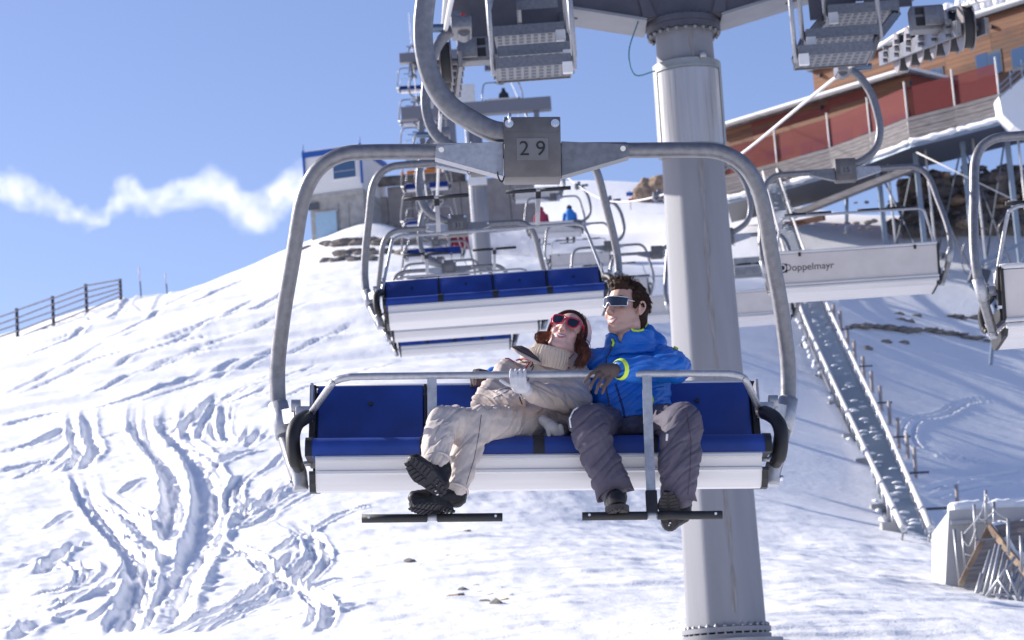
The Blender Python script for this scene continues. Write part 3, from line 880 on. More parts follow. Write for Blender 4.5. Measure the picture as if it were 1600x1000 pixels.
        spots = ((834, 112, 23.2), (836, 93, 23.8), (826, 62, 24.4), (818, 24, 25.1), (812, -20, 25.8)) if s < 0 else ((1302, 92, 23.6), (1312, 66, 24.2), (1345, 28, 24.8), (1350, -12, 25.5))
        for k, (qx, qy, D) in enumerate(spots):
            c = px(qx, qy, D) - base
            t = MB()
            t.box(c + Vector((0, 0, 0)), (.74, .52, .012)); t.box(c + Vector((0, -.26, .035)), (.74, .012, .11)); t.box(c + Vector((0, .26, .035)), (.74, .012, .11))
            for e in (-1, 1): t.box(c + Vector((e * .37, 0, .03)), (.012, .52, .10))
            to = t.build('catwalk_tread', M['galv'], root)
            g = MB()
            for i in range(9):
                for j in range(4): g.box(c + Vector((-.30 + i * .075, -.16 + j * .11, -.0075)), (.045, .06, .003))
            tag(g.build('tread_perforation', M['hole'], to), kind='stuff')
            st.append(c)
        for k in range(len(st) - 1):
            a, b = st[k], st[k + 1]
            for e in (-1, 1):
                MB().bar(a + Vector((e * .385, .1, .02)), b + Vector((e * .385, -.1, .02)), .035, .09).build('catwalk_stringer', M['galv'], root)
        for k, c in enumerate(st):
            for e in (-1, 1):
                if (k + (e > 0)) % 2 == 0 or e * s < 0:
                    MB().tube([c + Vector((e * .40, -.18, -.06)), c + Vector((e * .40, -.18, 1.15))], .024, 8).build('railing_post', M['galv_pale'], root)
            if k < 3:
                MB().box(c + Vector((-s * .33, -.27, -.06)), (.10, .05, .12), bev=.008).build('tread_bracket', M['white_paint'], root)
        for e in (-1, 1):
            for hgt in (.6, 1.12):
                MB().tube([c + Vector((e * .40, -.18, hgt)) for c in st], .021, 8).build('handrail', M['galv_pale'], root)
    return root
M['concrete'] = mat('concrete', (.36, .355, .35), .85, 0, var=.15, vscale=3, bump=.004, bscale=20)
M['streak'] = mat('rust_stain', (.20, .185, .18), .65, 0, col2=(.29, .29, .31), vscale=9, stretch=(6, 6, .5))
M['cable_teal'] = mat('earth_cable', (.05, .22, .26), .5)
M['alu_grey'] = mat('grey_aluminium', (.30, .32, .33), .45, .3, var=.04)
M['brushed'] = mat('frosted_panel', (.42, .42, .44), .3, .3, var=.10, vscale=5, stretch=(6, 6, .15))
M['hole'] = mat('tread_perforation', (.10, .12, .16), .6)
M['rim'] = mat('sheave_rim', (.30, .27, .27), .45, .4)
tw = tower_near()
tag(tw, 'near grey lift tower with curved sign case and catwalks on its crossarm', 'lift tower', 'lift towers')

def tower_far(D, xb, yb, ytop, r, arm_px, lab, xt=None):
    b = px(xb, yb, D); root = empty('lift_tower', Matrix.Translation((b.x, D, b.z - .4)))
    base = root.location.copy()
    zt = px(xb, ytop, D).z - base.z
    MB().tube([(0, 0, -1.0), (0, 0, zt)], [r * 1.08, r * .9], 24).build('pole', M['pole'], root)
    za = zt
    xl = left_x(D) - base.x; xr = right_x(D) - base.x
    a = MB(); a.box(((xl + xr) / 2, 0, za + .25), (xr - xl + 1.6, .5, .6), bev=.02); a.build('crossarm', M['arm_grey'], root)
    for s, fx in ((-1, left_x), (1, right_x)):
        for e in (-1, 1):
            MB().bar((fx(D) - base.x + e * .2, -2.2, interp(kr, D - 2.2) - base.z - .2), (fx(D) - base.x + e * .2, 2.2, interp(kr, D + 2.2) - base.z - .2), .05, .2).build('sheave_beam', M['galv'], root)
        for q in np.linspace(-2, 2, 6):
            c = Vector((fx(D) - base.x, q, interp(kr, D + q) - base.z - .26))
            MB().tube([c + Vector((-.07, 0, 0)), c + Vector((.07, 0, 0))], .24, 16).build('sheave', M['tyre'], root, sharp=35)
        MB().bar((fx(D) - base.x + .1, 0, interp(kr, D) - base.z - .2), (fx(D) - base.x + .1, 0, za + .2), .25, .3, up=(0, 1, 0)).build('arm_end_bracket', M['galv'], root)
        for q in (-1.6, 0, 1.6):
            MB().tube([(fx(D) - base.x - s * .7, q, interp(kr, D + q) - base.z - .5), (fx(D) - base.x - s * .7, q, interp(kr, D + q) - base.z + .9)], .03, 6).build('railing_post', M['galv_pale'], root)
        MB().bar((fx(D) - base.x - s * .7, -2, interp(kr, D - 2) - base.z - .5), (fx(D) - base.x - s * .7, 2, interp(kr, D + 2) - base.z - .5), .6, .05).build('catwalk', M['galv'], root)
        for hg in (.4, .9):
            MB().tube([(fx(D) - base.x - s * .7, -2, interp(kr, D - 2) - base.z + hg), (fx(D) - base.x - s * .7, 2, interp(kr, D + 2) - base.z + hg)], .02, 6).build('handrail', M['galv_pale'], root)
    tag(root, lab, 'lift tower', 'lift towers')
    return root, base, zt
M['arm_grey'] = mat('grey_crossarm', (.22, .22, .25), .5, .3)
t2, b2_, zt2 = tower_far(107, 757, 424, 178, .36, 0, 'second lift tower up the slope with a white box on its pole')
MB().box((-.02, -.44, px(757, 279, 107).z - b2_.z), (.85, .3, .75), bev=.02).build('control_box', M['white_paint'], t2)
MB().tube([(-.34, -.2, .3), (-.34, -.2, zt2)], .09, 8).build('lit_edge_strip', M['white_paint'], t2)  # white strip standing for the sunlit left edge of the pole
t3, b3_, zt3 = tower_far(140, 716, 408, 92, .42, 0, 'farthest lift tower near the hilltop with a small blue sign')
MB().box((0, -.46, px(716, 152, 140).z - b3_.z), (.75, .06, 1.35)).build('blue_sign', M['sign_blue'] if 'sign_blue' in M else mat('sign_blue', (.02, .13, .45), .5), t3)
q = MB(); q.box((0, -.495, px(716, 155, 140).z - b3_.z - .1), (.16, .01, .55)); q.box((0, -.495, px(716, 150, 140).z - b3_.z + .35), (.17, .01, .16)); q.build('sign_symbol', M['white_paint'], t3)
MB().box((1.15, -.3, px(735, 152, 140).z - b3_.z), (1.1, .3, 1.4), bev=.02).build('white_board', M['white_paint'], t3)
MB().tube([(-.45, -.25, .3), (-.45, -.25, zt3)], .11, 8).build('lit_edge_strip', M['white_paint'], t3)  # sunlit left side of the farthest pole, drawn as a white strip
pad = MB(); pad.tube([(.15, 0, .1), (.15, 0, 1.9)], [.62, .56], 20); po = pad.build('red_safety_mat', M['red_mat'] if 'red_mat' in M else mat('red_mat', (.50, .015, .04), .6, bump=.01, bscale=6), t3)
# ================================================================ HUT, TERRACE RESTAURANT, FENCES AND OTHER THINGS ON THE SLOPE
def rock_mesh(name, sx, sy, sz, seed, m, sub=2, rough=.35, smooth=False):
    rng = random.Random(seed)
    bm = bmesh.new(); bmesh.ops.create_icosphere(bm, subdivisions=sub, radius=1.0)
    from mathutils import noise as mn
    off = Vector((rng.uniform(-50, 50), rng.uniform(-50, 50), rng.uniform(-50, 50)))
    for v in bm.verts:
        n = v.co.normalized()
        k = 1 + rough * mn.noise(n * 1.3 + off) * 1.6 + rough * .6 * mn.noise(n * 3.1 + off)
        v.co = Vector((n.x * sx * k, n.y * sy * k, n.z * sz * k))
    me = bpy.data.meshes.new(name); bm.to_mesh(me); bm.free()
    me.materials.append(m)
    if smooth: me.polygons.foreach_set('use_smooth', np.ones(len(me.polygons), bool))
    return me
def lumpy(mb, pts, r, seed, n=9):
    """a lumpy roll of snow along a polyline"""
    rng = random.Random(seed); P = spline(pts, 6)
    rs = [r * rng.uniform(.6, 1.25) for _ in P]
    mb.tube(P, rs, n)
M['wood'] = mat('larch_cladding', (.20, .080, .036), .7, 0, col2=(.08, .036, .022), vscale=3.0, stretch=(.35, 1, 9), bump=.01, bscale=14, lo=.35, hi=.62)
M['wood_red'] = mat('larch_cladding_red', (.24, .045, .030), .7, 0, col2=(.12, .026, .018), vscale=3.0, stretch=(.35, 1, 9), bump=.01, bscale=14, lo=.35, hi=.62)
M['wood_b'] = mat('larch_cladding_dark', (.17, .075, .04), .7, 0, col2=(.08, .04, .025), vscale=3.0, stretch=(.35, 1, 9))
M['wood_c'] = mat('larch_cladding_light', (.27, .12, .055), .7, 0, col2=(.15, .066, .034), vscale=3.0, stretch=(.35, 1, 9))
M['concrete_warm'] = mat('concrete_warm', (.33, .29, .27), .85, 0, var=.12, vscale=2)
M['concrete_pale'] = mat('concrete_pale', (.46, .46, .47), .8, 0, var=.08, vscale=2, bump=.003, bscale=15)
M['wood_grey'] = mat('weathered_board', (.27, .25, .25), .85, 0, col2=(.14, .13, .135), vscale=3, stretch=(.5, .5, 6), bump=.006, bscale=18)
M['stone'] = mat('stone', (.26, .23, .21), .9, 0, col2=(.10, .09, .085), vscale=1.6, bump=.05, bscale=4)
M['stone_shaded'] = mat('shaded_stone', (.13, .12, .12), .9, 0, col2=(.05, .048, .05), vscale=1.6, bump=.05, bscale=4)  # stone copy with the shade under the terrace put into its colour
M['tan_rock'] = mat('tan_rock', (.42, .31, .22), .9, 0, col2=(.20, .14, .10), vscale=2.2, bump=.05, bscale=5)
M['glass'] = mat('window_glass', (.05, .10, .20), .08, 0, spec=.8)
M['glass_purple'] = mat('window_glass_warm', (.10, .09, .16), .1, 0, spec=.8)
M['frame_dark'] = mat('window_frame', (.03, .045, .08), .5)
M['render_white'] = mat('render_white', (.74, .73, .72), .8, 0, var=.04)
M['blue_trim'] = mat('blue_trim', (.015, .09, .38), .5)
M['door_blue'] = mat('pale_blue_door', (.30, .45, .60), .5, 0, var=.05)
M['dark_steel'] = mat('dark_steel', (.10, .11, .135), .6, .4)
M['steel_post'] = mat('steel_column', (.26, .32, .40), .5, .4)
M['white_pole'] = mat('white_pole', (.72, .70, .68), .5)
M['fence_wood'] = mat('fence_slat', (.40, .35, .34), .85, 0, var=.12, vscale=6)
M['fence_post'] = mat('fence_post', (.045, .045, .065), .8)
M['orange'] = mat('orange_plastic', (.80, .26, .03), .5)
M['orange_red'] = mat('orange_red_plastic', (.75, .10, .03), .5)
# translucent red wind net
m = bpy.data.materials.new('red_wind_net'); m.use_nodes = True
nt = m.node_tree; b_ = nt.nodes['Principled BSDF']; b_.inputs['Base Color'].default_value = (.17, .010, .014, 1); b_.inputs['Roughness'].default_value = .8; b_.inputs['Alpha'].default_value = .58
M['red_net'] = m

class Wall:
    """vertical plane through P0 with yaw; local x along the wall, y into it, z up"""
    def __init__(self, name, P0, yaw):
        self.M = Matrix.Translation(P0) @ Matrix.Rotation(yaw, 4, 'Z'); self.I = self.M.inverted()
        self.P0 = P0; self.n = self.M.to_3x3() @ Vector((0, -1, 0))
        self.root = empty(name, self.M)
    def at(self, x, y, off=0.0):
        return self.I @ on_plane(x, y, self.P0 + self.n * off, self.n)
    def rect(self, name, x0, y0, x1, y1, d0, d1, m, parent=None, bev=0.0):
        """box whose front face covers the picture rectangle; d0..d1 depth in front (+) of the wall"""
        a = self.at(x0, (y0 + y1) / 2, d1); b = self.at(x1, (y0 + y1) / 2, d1)
        t = self.at((x0 + x1) / 2, y0, d1); u_ = self.at((x0 + x1) / 2, y1, d1)
        return MB().box(((a.x + b.x) / 2, -(d0 + d1) / 2, (t.z + u_.z) / 2), (abs(b.x - a.x), abs(d1 - d0), abs(t.z - u_.z)), bev=bev).build(name, m, parent or self.root)

# ---------------------------------------------------------------- the small white and blue hut
hut = Wall('hut', px(478, 392, 137), rad(-14))
g0 = hut.at(478, 395).z - 1.5
ul = hut.at(476, 247); ur = hut.at(562, 236); ml = hut.at(476, 306)
MB().box(((ul.x + ur.x) / 2, 2.4, (ul.z + ml.z) / 2), (ur.x - ul.x, 4.8, ul.z - ml.z)).build('upper_storey', M['render_white'], hut.root)
MB().box(((ul.x + ur.x) / 2 + .08, 2.45, (ml.z + g0) / 2), (ur.x - ul.x - .1, 4.7, ml.z - g0 - .004)).build('concrete_base', M['concrete'], hut.root)
MB().box(((ul.x + ur.x) / 2 + .02, 2.4, ml.z - .17), (ur.x - ul.x + .1, 4.9, .30)).build('ledge', M['concrete'], hut.root)
MB().box(((ul.x + ur.x) / 2, 2.4, ul.z + .15), (ur.x - ul.x + .24, 5.1, .30)).build('roof_fascia', M['blue_trim'], hut.root)
MB().box(((ul.x + ur.x) / 2, 2.4, ul.z + .345), (ur.x - ul.x + .2, 5.0, .09), bev=.03).build('roof', M['snow_lump'], hut.root)
for x in (ul.x - .05, ur.x + .05):
    MB().box((x, -.05, (ul.z + ml.z) / 2 + .35), (.12, .12, ul.z - ml.z + .1)).build('corner_post', M['blue_trim'], hut.root)
    MB().tube([(x, -.05, ul.z + .3), (x, -.05, ul.z + .8)], .03, 6).build('roof_stub', M['blue_trim'], hut.root)
w = hut.rect('window', 518, 249, 558, 280, -.05, .05, M['white_paint'])
hut.rect('pane', 520.5, 251, 555.5, 278, .05, .056, M['glass'], w)
hut.rect('blind', 522, 266, 554, 267.5, .057, .065, M['galv_pale'], w)
d_ = hut.rect('door', 494, 331, 527, 388, -.02, .03, M['door_blue'])
hut.rect('door_frame', 492.5, 329, 528.5, 331, -.02, .05, M['concrete'])
hut.rect('vent_grille', 477, 317, 498, 328, -.02, .03, M['dark_steel'])
for x in (530, 546): hut.rect('wall_joint', x, 318, x + .6, 382, -.01, .006, M['dark_steel'])
tag(hut.root, 'small white hut with blue roof edge standing on a concrete base at the ridge', 'hut')
# retaining wall right of the hut
rw = Wall('retaining_wall', px(566, 352, 139.5), rad(-4))
a = rw.at(566, 296); b = rw.at(835, 296)
n_ = 7; wd = (b.x - a.x) / n_
for k in range(n_):
    hgt = a.z + 1.6 - (0 if k else .55)
    MB().box((a.x + wd * (k + .5), .3, (hgt - 1.6) / 2 - .5), (wd - .03, .6, hgt - 1.6 + 1.0 + .0), bev=.02).build('wall_panel', M['concrete_warm'] if 'concrete_warm' in M else M['concrete'], rw.root)
MB().tube([(a.x + .1, -.12, a.z + .35), (b.x - 4.0, -.12, a.z + .25)], .32, 12).build('coping_pipe', M['stone'], rw.root)
tag(rw.root, 'grey concrete panel wall with a rough coping beside the hut', 'wall', kind='thing')
# stone terraces under the hut
rng = random.Random(3)
def stones(name, px0, px1, D, cnt, smin, smax, lab, m, group, cat='rock', flat=.5, parent=None):
    for k in range(cnt):
        t = (k + .5) / cnt
        x = px0[0] + (px1[0] - px0[0]) * t + rng.uniform(-4, 4); y = px0[1] + (px1[1] - px0[1]) * t + rng.uniform(-2.5, 2.5)
        p = ground_hit(x, y) + Vector((0, 0, .12)) if parent else px(x, y, D + rng.uniform(-.3, .3)); s_ = rng.uniform(smin, smax)
        o = link(name, rock_mesh(name, s_, s_ * .6, s_ * flat, rng.randint(0, 9999), m), parent)
        o.location = p - parent.location if parent else p
        if not parent: tag(o, lab, cat, group)
ledge = tag(empty('rock_ledge', Matrix.Translation(px(600, 400, 129))), 'stepped ledge of dark weathered rocks in the snow below the hut', 'rock ledge')
stones('ledge_rock', (508, 384), (700, 380), 131, 13, .35, .75, 'dark weathered rock of the stepped ledge below the hut', M['stone'], '', flat=.4, parent=ledge)
stones('ledge_rock', (525, 398), (690, 396), 129, 11, .30, .7, 'dark weathered rock of the stepped ledge below the hut', M['stone'], '', flat=.35, parent=ledge)
stones('ledge_rock', (505, 408), (590, 408), 127, 6, .25, .5, 'dark weathered rock of the stepped ledge below the hut', M['stone'], '', flat=.35, parent=ledge)
stones('wall_rock', (575, 355), (700, 356), 136, 8, .2, .45, 'brown stone lying along the foot of the concrete wall', M['stone'], 'stones at the foot of the wall')
stones('shrub_rock', (470, 393), (482, 388), 135, 3, .2, .4, 'small dark rock on the ridge at the hut corner', M['stone'], 'rocks at the hut corner')
o = link('rock', rock_mesh('rock', 1.25, .8, 1.5, 21, M['tan_rock'], 3)); o.location = px(1020, 306, 180); tag(o, 'tan boulder on the skyline just left of the near pole', 'rock')
for k, (x, y, s_) in enumerate(((985, 300, .5),)):
    b = px(x, 318, 175); t = empty('trail_sign', Matrix.Translation(b))
    MB().tube([(0, 0, -.5), (0, 0, 1.0)], .03, 6).build('post', M['galv'], t); MB().box((0, -.04, .72), (.5, .03, .3)).build('blue_board', M['blue_trim'], t); MB().box((.02, -.04, .2), (.3, .03, .3)).build('red_board', M['red'], t)
    tag(t, 'tiny blue and red trail sign on the far skyline', 'sign')
# orange barriers and machine near the top
ob = empty('snow_groomer', Matrix.Translation(px(664, 282, 146)))
q = MB(); q.box((0, 0, .35), (2.2, 1.2, .45), bev=.08); q.build('body', M['orange'], ob)
MB().prism([Vector((.1, 0, .5)), Vector((1.0, 0, .5)), Vector((.9, 0, 1.15)), Vector((.25, 0, 1.15))], (0, -.5, 0), (0, .5, 0)).build('cab', M['orange'], ob)
MB().prism([Vector((.3, 0, .62)), Vector((.85, 0, .62)), Vector((.8, 0, 1.05)), Vector((.38, 0, 1.05))], (0, -.515, 0), (0, -.502, 0)).build('cab_window', M['glass'], ob)
MB().box((-1.35, 0, .2), (.25, 1.6, .5), bev=.05).build('blade', M['orange'], ob)
for s_ in (-1, 1): MB().box((0, s_ * .75, .0), (2.0, .4, .36), bev=.12).build('track', M['rubber'], ob)
tag(ob, 'orange machine on the hilltop half hidden behind the far chairs', 'machine')
for k, (x, y, D, w_) in enumerate(((792, 291, 150, 1.9), (668, 300, 141, 1.6))):
    t = empty('barrier', Matrix.Translation(px(x, y, D)))
    MB().box((0, 0, 0), (w_, .08, .22), bev=.02).build('board', M['orange_red'], t)
    for e in (-1, 1): MB().tube([(e * w_ * .4, .1, -1.2), (e * w_ * .4, .1, .15)], .04, 6).build('post', M['galv'], t)
    tag(t, ['orange red barrier board beyond the second tower', 'orange red barrier board above the concrete wall'][k], 'barrier', 'barrier boards on the hilltop')

# ---------------------------------------------------------------- snow fence on the left ridge
fp_ = [(-40, 560, 507), (28, 537, 482), (84, 514, 463), (136, 494, 444), (189, 467, 436)]
fence = empty('snow_fence', Matrix.Translation(px(84, 514, 121)))
fb = fence.location.copy(); bases = []
for x, yb, yt in fp_:
    D = 118 + (x - 28) * .03
    b = px(x, yb, D); t = px(x - (yb - yt) * .073, yt, D); hgt = t.z - b.z
    bases.append((b - fb, hgt))
    MB().box(b - fb + Vector((0, 0, hgt / 2 - .25)), (.14, .12, hgt + .5)).build('post', M['fence_post'], fence)
for k in range(len(bases) - 1):
    (a, ha), (b, hb) = bases[k], bases[k + 1]
    for j in range(5):
        f = .16 + j * .19
        MB().bar(a + Vector((0, -.08, ha * f + rng.uniform(-.03, .03))), b + Vector((0, -.08, hb * f + rng.uniform(-.03, .03))), .03, .08).build('slat', M['fence_wood'], fence)
tag(fence, 'wooden slat snow fence with dark posts on the left ridge', 'fence')
for k, (x, y0, y1, c) in enumerate(((221, 466, 418, M['orange_red']), (262, 465, 426, M['galv']))):
    b = px(x, y0, 122); t = px(x - 4, y1, 122)
    o = empty('marker_pole', Matrix.Translation(b)); MB().tube([Vector((0, 0, -.3)), (t - b) * .55], .035, 6).build('pole_base', M['fence_post'], o); MB().tube([(t - b) * .55, t - b], .035, 6).build('pole_tip', M['pink_tip'] if 'pink_tip' in M else mat('pale_pole_tip', (.60, .50, .62) if k == 0 else (.5, .52, .6), .6), o)
    tag(o, ['thin piste marker pole with pink tip right of the snow fence', 'thin pale piste marker pole, second from the snow fence'][k], 'marker pole', 'piste marker poles')

# ---------------------------------------------------------------- terrace restaurant, upper right
up_ = Wall('restaurant_upper_wing', px(1274, 156, 151), rad(-45))
tl = up_.at(1274, 110); L_ = 17.0; zb_ = up_.at(1274, 200).z
MB().box((L_ / 2, 4, (tl.z + zb_) / 2), (L_, 8, tl.z - zb_)).build('clad_wall', M['wood'], up_.root)
nb = int((tl.z - zb_) / .29)
for k in range(nb):
    z = zb_ + (k + .5) * .29
    for j in range(5):
        x0 = j * 3.4 + rng.uniform(-.4, .4) * (j > 0); x1 = min(L_, (j + 1) * 3.4 + .0)
        MB().box(((max(0, j * 3.4) + min(L_, (j + 1) * 3.4)) / 2, -.012, z), (3.385, .02 + .012 * rng.random(), .275)).build('cladding_board', [M['wood'], M['wood_b'], M['wood_c']][rng.randint(0, 2)] if 'wood_b' in M else M['wood'], up_.root)
MB().box((L_ / 2, 4, tl.z + .10), (L_ + .5, 8.6, .2)).build('roof_slab', M['dark_steel'], up_.root)
sn = MB().box((L_ / 2, 4, tl.z + .33), (L_ + .45, 8.5, .26), bev=.1).build('roof_snow', M['snow_lump'], up_.root)
for k in range(9):
    MB().box((9.0 + k * .9, .8, tl.z + 1.0), (.55, 2.2, 1.2), bev=.2).build('roof_snow_ridge', M['snow_lump'], up_.root)
for (x0, y0, x1, y1) in ((1524, 81, 1566, 118), (1579, 71, 1640, 105), (1452, 106, 1474, 122)):
    w = up_.rect('window', x0, y0, x1, y1, .02, .06, M['frame_dark'])
    nsp = 2
    for k in range(nsp):
        up_.rect('pane', x0 + 2 + (x1 - x0 - 3) / nsp * k, y0 + 2.5 - k * 0, x0 + (x1 - x0 - 3) / nsp * (k + 1), y1 - 2.5, .06, .068, M['glass'], w)
for x, y in ((1282, 118), (1417, 80), (1550, 42)):
    p = up_.at(x, y, .1); MB().ell(p, (.1, .14, .14)).build('wall_lamp', M['frame_dark'], up_.root)
tag(up_.root, 'upper timber-clad wing of the mountain restaurant with snowy flat roof', 'building')
lo_ = Wall('restaurant_lower_wing', px(1430, 190, 140), rad(-45))
tz = lo_.at(1430, 114).z; bz = lo_.at(1430, 190).z - 1.2; Ll = 15.5
MB().box((-Ll / 2, 2.2, (tz + bz) / 2), (Ll, 4.4, tz - bz)).build('clad_wall', M['wood_red'], lo_.root)
for k in range(int((tz - bz) / .29)):
    z = bz + (k + .5) * .29
    for j in range(5):
        MB().box((-Ll + 3.1 * (j + .5), -.012, z), (3.085, .02 + .012 * rng.random(), .275)).build('cladding_board', [M['wood_red'], M['wood'], M['wood_c']][rng.randint(0, 2)] if 'wood_c' in M else M['wood_red'], lo_.root)
MB().box((-Ll / 2, 2.0, tz + .08), (Ll + .7, 5.2, .16)).build('roof_slab', M['wood_grey'], lo_.root)
MB().box((-Ll / 2, 2.0, tz + .28), (Ll + .6, 5.1, .24), bev=.09).build('roof_snow', M['snow_lump'], lo_.root)
for (x0, y0, x1, y1, n) in ((1250, 211, 1333, 243, 4), (1196, 233, 1238, 246, 2), (1345, 183, 1424, 212, 4)):
    for k in range(n):
        xa = x0 + (x1 - x0) / n * k; xb = x0 + (x1 - x0) / n * (k + 1) - 1.5
        sl_ = -.30
        ya = y0 + (k - (n - 1) / 2) * (x1 - x0) / n * sl_; yb = y1 + (k - (n - 1) / 2) * (x1 - x0) / n * sl_
        w = lo_.rect('window', xa, ya, xb, yb, .0, .05, M['frame_dark']); lo_.rect('pane', xa + 1.2, ya + 1.5, xb - 1.2, yb - 1.5, .05, .056, M['glass_purple'], w)
for x, y in ((1283, 168), (1423, 130)):
    p = lo_.at(x, y, .1); MB().ell(p, (.1, .14, .14)).build('wall_lamp', M['frame_dark'], lo_.root)
tag(lo_.root, 'lower timber-clad wing of the mountain restaurant behind the red wind net', 'building')
# terrace with board parapet, red wind net, deck on steel columns
TP = [(1130, 266, 148.5), (1215, 262, 146), (1300, 262, 143), (1365, 258, 140), (1425, 248, 137), (1500, 236, 135), (1570, 226, 133), (1660, 214, 131)]
dz_ = px(1300, 266, 143).z
ter = empty('terrace', Matrix.Translation((px(1300, 266, 143).x, 143, dz_)))
to_ = ter.location.copy()
tp = []
for x, y, D in TP:
    p = px(x, y, D); tp.append(Vector((p.x, p.y, dz_)) - to_)
back = [p + Vector((.8, 6.0, 0)) for p in tp]
for k in range(len(tp) - 1):
    a, b = tp[k], tp[k + 1]
    MB().prism([a, b, back[k + 1], back[k]], (0, 0, -.35), (0, 0, -.02)).build('deck_slab', M['dark_steel'], ter)
    for j in range(6):
        z = .12 + j * .235
        MB().bar(a + Vector((0, -.03 * (j % 2), z)), b + Vector((0, -.03 * (j % 2), z)), .035, .215, up=(0, 0, 1)).build('parapet_board', M['wood_grey'], ter)
    if k < 6:
        MB().bar(a + Vector((.06, .1, 2.35)), b + Vector((-.06, .1, 2.35)), .012, 1.75).build('wind_net', M['red_net'], ter)
    sn = MB(); lumpy(sn, [a + Vector((0, -.2, -.05)), a * .5 + b * .5 + Vector((0, -.25, -.1)), b + Vector((0, -.2, -.05))], .17, 70 + k); tag(sn.build('edge_snow', M['snow_lump'], ter), kind='stuff')
    MB().bar(a + Vector((0, -.05, -.25)), b + Vector((0, -.05, -.25)), .12, .3).build('edge_beam', M['steel_post'], ter)
for k, a in enumerate(tp):
    MB().tube([a + Vector((0, .05, -.3)), a + Vector((0, .05, 3.6))], .055, 8).build('net_pole', M['white_pole'], ter)
for k in (3, 4, 5, 6):
    c = tp[k] + Vector((.5, 1.6, -.3)); gz = ground_z(c.x + to_.x, c.y + to_.y) - to_.z
    MB().box((c.x, c.y, (c.z + gz - 1) / 2), (.28, .28, c.z - gz + 1)).build('column', M['steel_post'], ter)
    MB().tube([c + Vector((.5, -.6, .1)), Vector((c.x + .5, c.y - .6, gz - .5))], .07, 8).build('downpipe', M['white_pole'], ter)
    if k > 3:
        d = tp[k - 1] + Vector((.5, 1.6, -.3)); MB().bar(d + Vector((0, 0, -.1)), Vector((c.x, c.y, gz + .3)), .08, .08).build('brace', M['dark_steel'], ter); MB().bar(c + Vector((0, 0, -.1)), Vector((d.x, d.y, gz + .5)), .08, .08).build('brace', M['dark_steel'], ter)
MB().bar(px(1235, 338, 143.5) - to_, px(1428, 262, 137.6) - to_, .5, .35).build('stair_beam', M['wood_grey'], ter)
MB().bar(px(1228, 352, 143.0) - to_, px(1288, 340, 141.6) - to_, .3, .3).build('timber_sleeper', M['wood'], ter)
MB().tube([px(1323, 300, 141.5) - to_, px(1323, 366, 141.5) - to_], .11, 8).build('column', M['steel_post'], ter)
MB().tube([px(1432, 238, 136) - to_, px(1600, 320, 133) - to_], .035, 6).build('stay_cable', M['white_pole'], ter)
tag(ter, 'raised timber terrace with red wind net, white poles and steel columns', 'terrace')
# rubble wall in the shade under the terrace
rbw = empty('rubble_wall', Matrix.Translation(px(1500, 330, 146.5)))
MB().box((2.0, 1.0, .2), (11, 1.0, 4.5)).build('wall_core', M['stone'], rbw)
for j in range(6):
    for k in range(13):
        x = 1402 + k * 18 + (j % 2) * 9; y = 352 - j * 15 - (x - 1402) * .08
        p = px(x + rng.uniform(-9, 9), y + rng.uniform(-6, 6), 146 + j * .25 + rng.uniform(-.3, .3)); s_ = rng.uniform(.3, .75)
        o = link('stone', rock_mesh('stone', s_, .4, s_ * rng.uniform(.4, .8), rng.randint(0, 9999), M['tan_rock'] if rng.random() < .12 else M['stone_shaded'], 1, .5), rbw); o.location = p - rbw.location
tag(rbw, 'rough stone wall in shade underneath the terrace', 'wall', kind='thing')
stones('rock', (1300, 352), (1375, 344), 138, 5, .14, .26, 'small dark rock poking through the snow below the terrace', M['stone'], 'rocks in the snow below the terrace')
stones('rock', (1315, 362), (1372, 356), 136, 3, .14, .24, 'small dark rock poking through the snow below the terrace', M['stone'], 'rocks in the snow below the terrace')
stones('rock', (1330, 318), (1400, 312), 143, 4, .12, .22, 'small dark rock poking through the snow below the terrace', M['stone'], 'rocks in the snow below the terrace')
# snow bank and blue stair rail at the right end of the terrace
sb_ = px(1600, 205, 131.5)
o = MB().prism([px(x, y, 131.5) - sb_ for x, y in ((1561, 150), (1585, 130), (1606, 112), (1660, 80), (1660, 215), (1600, 207), (1584, 196), (1566, 178))], (0, 0, 0), (0, 1.6, 0)).build('snow_bank', M['snow_lump']); o.location = sb_
tag(o, 'white snow-covered stair flank on the terrace at the right picture edge', 'snow bank')
sr = empty('stair_railing', Matrix.Translation(px(1562, 150, 130.5))); s0 = sr.location.copy()
for j in range(3): MB().bar(px(1561, 152 - j * 9, 130.5) - s0, px(1612, 108 - j * 10, 130.5) - s0, .05, .07).build('rail', M['steel_post'], sr)
for x, y in ((1562, 152), (1580, 136), (1598, 120)): MB().bar(px(x, y + 3, 130.5) - s0, px(x - 2, y - 27, 130.5) - s0, .06, .06, up=(0, 1, 0)).build('rail_post', M['steel_post'], sr)
tag(sr, 'blue grey stair railing climbing beside the red wind net', 'railing')

# ---------------------------------------------------------------- long outdoor staircase
stair = empty('outdoor_staircase', Matrix.Translation(ground_hit(1330, 640)))
so = stair.location.copy()
LR = [(1192, 268), (1222, 380), (1250, 478), (1290, 570), (1330, 655), (1370, 740), (1412, 826)]
RR = [(1214, 264), (1252, 378), (1292, 474), (1336, 566), (1378, 652), (1416, 738), (1455, 826)]
DD = [min(146.0, ground_hit(a[0] - 4, a[1] + 30).y) for a, b in zip(LR, RR)]
lf = []; rt_ = []
for (xa, ya), (xb, yb), D in zip(LR, RR, DD):
    lf.append(px(xa, ya, D) - so); rt_.append(px(xb, yb, D) - so)
lf = spline(lf, 5); rt_ = spline(rt_, 5)
for nm, P in (('handrail', lf), ('handrail', rt_)):
    MB().tube(P, .075, 8).build(nm, M['white_pole'], stair)
    MB().tube([p + Vector((0, 0, -.75)) for p in P], .075, 8).build('stringer', M['galv'], stair)
n_ = len(lf)
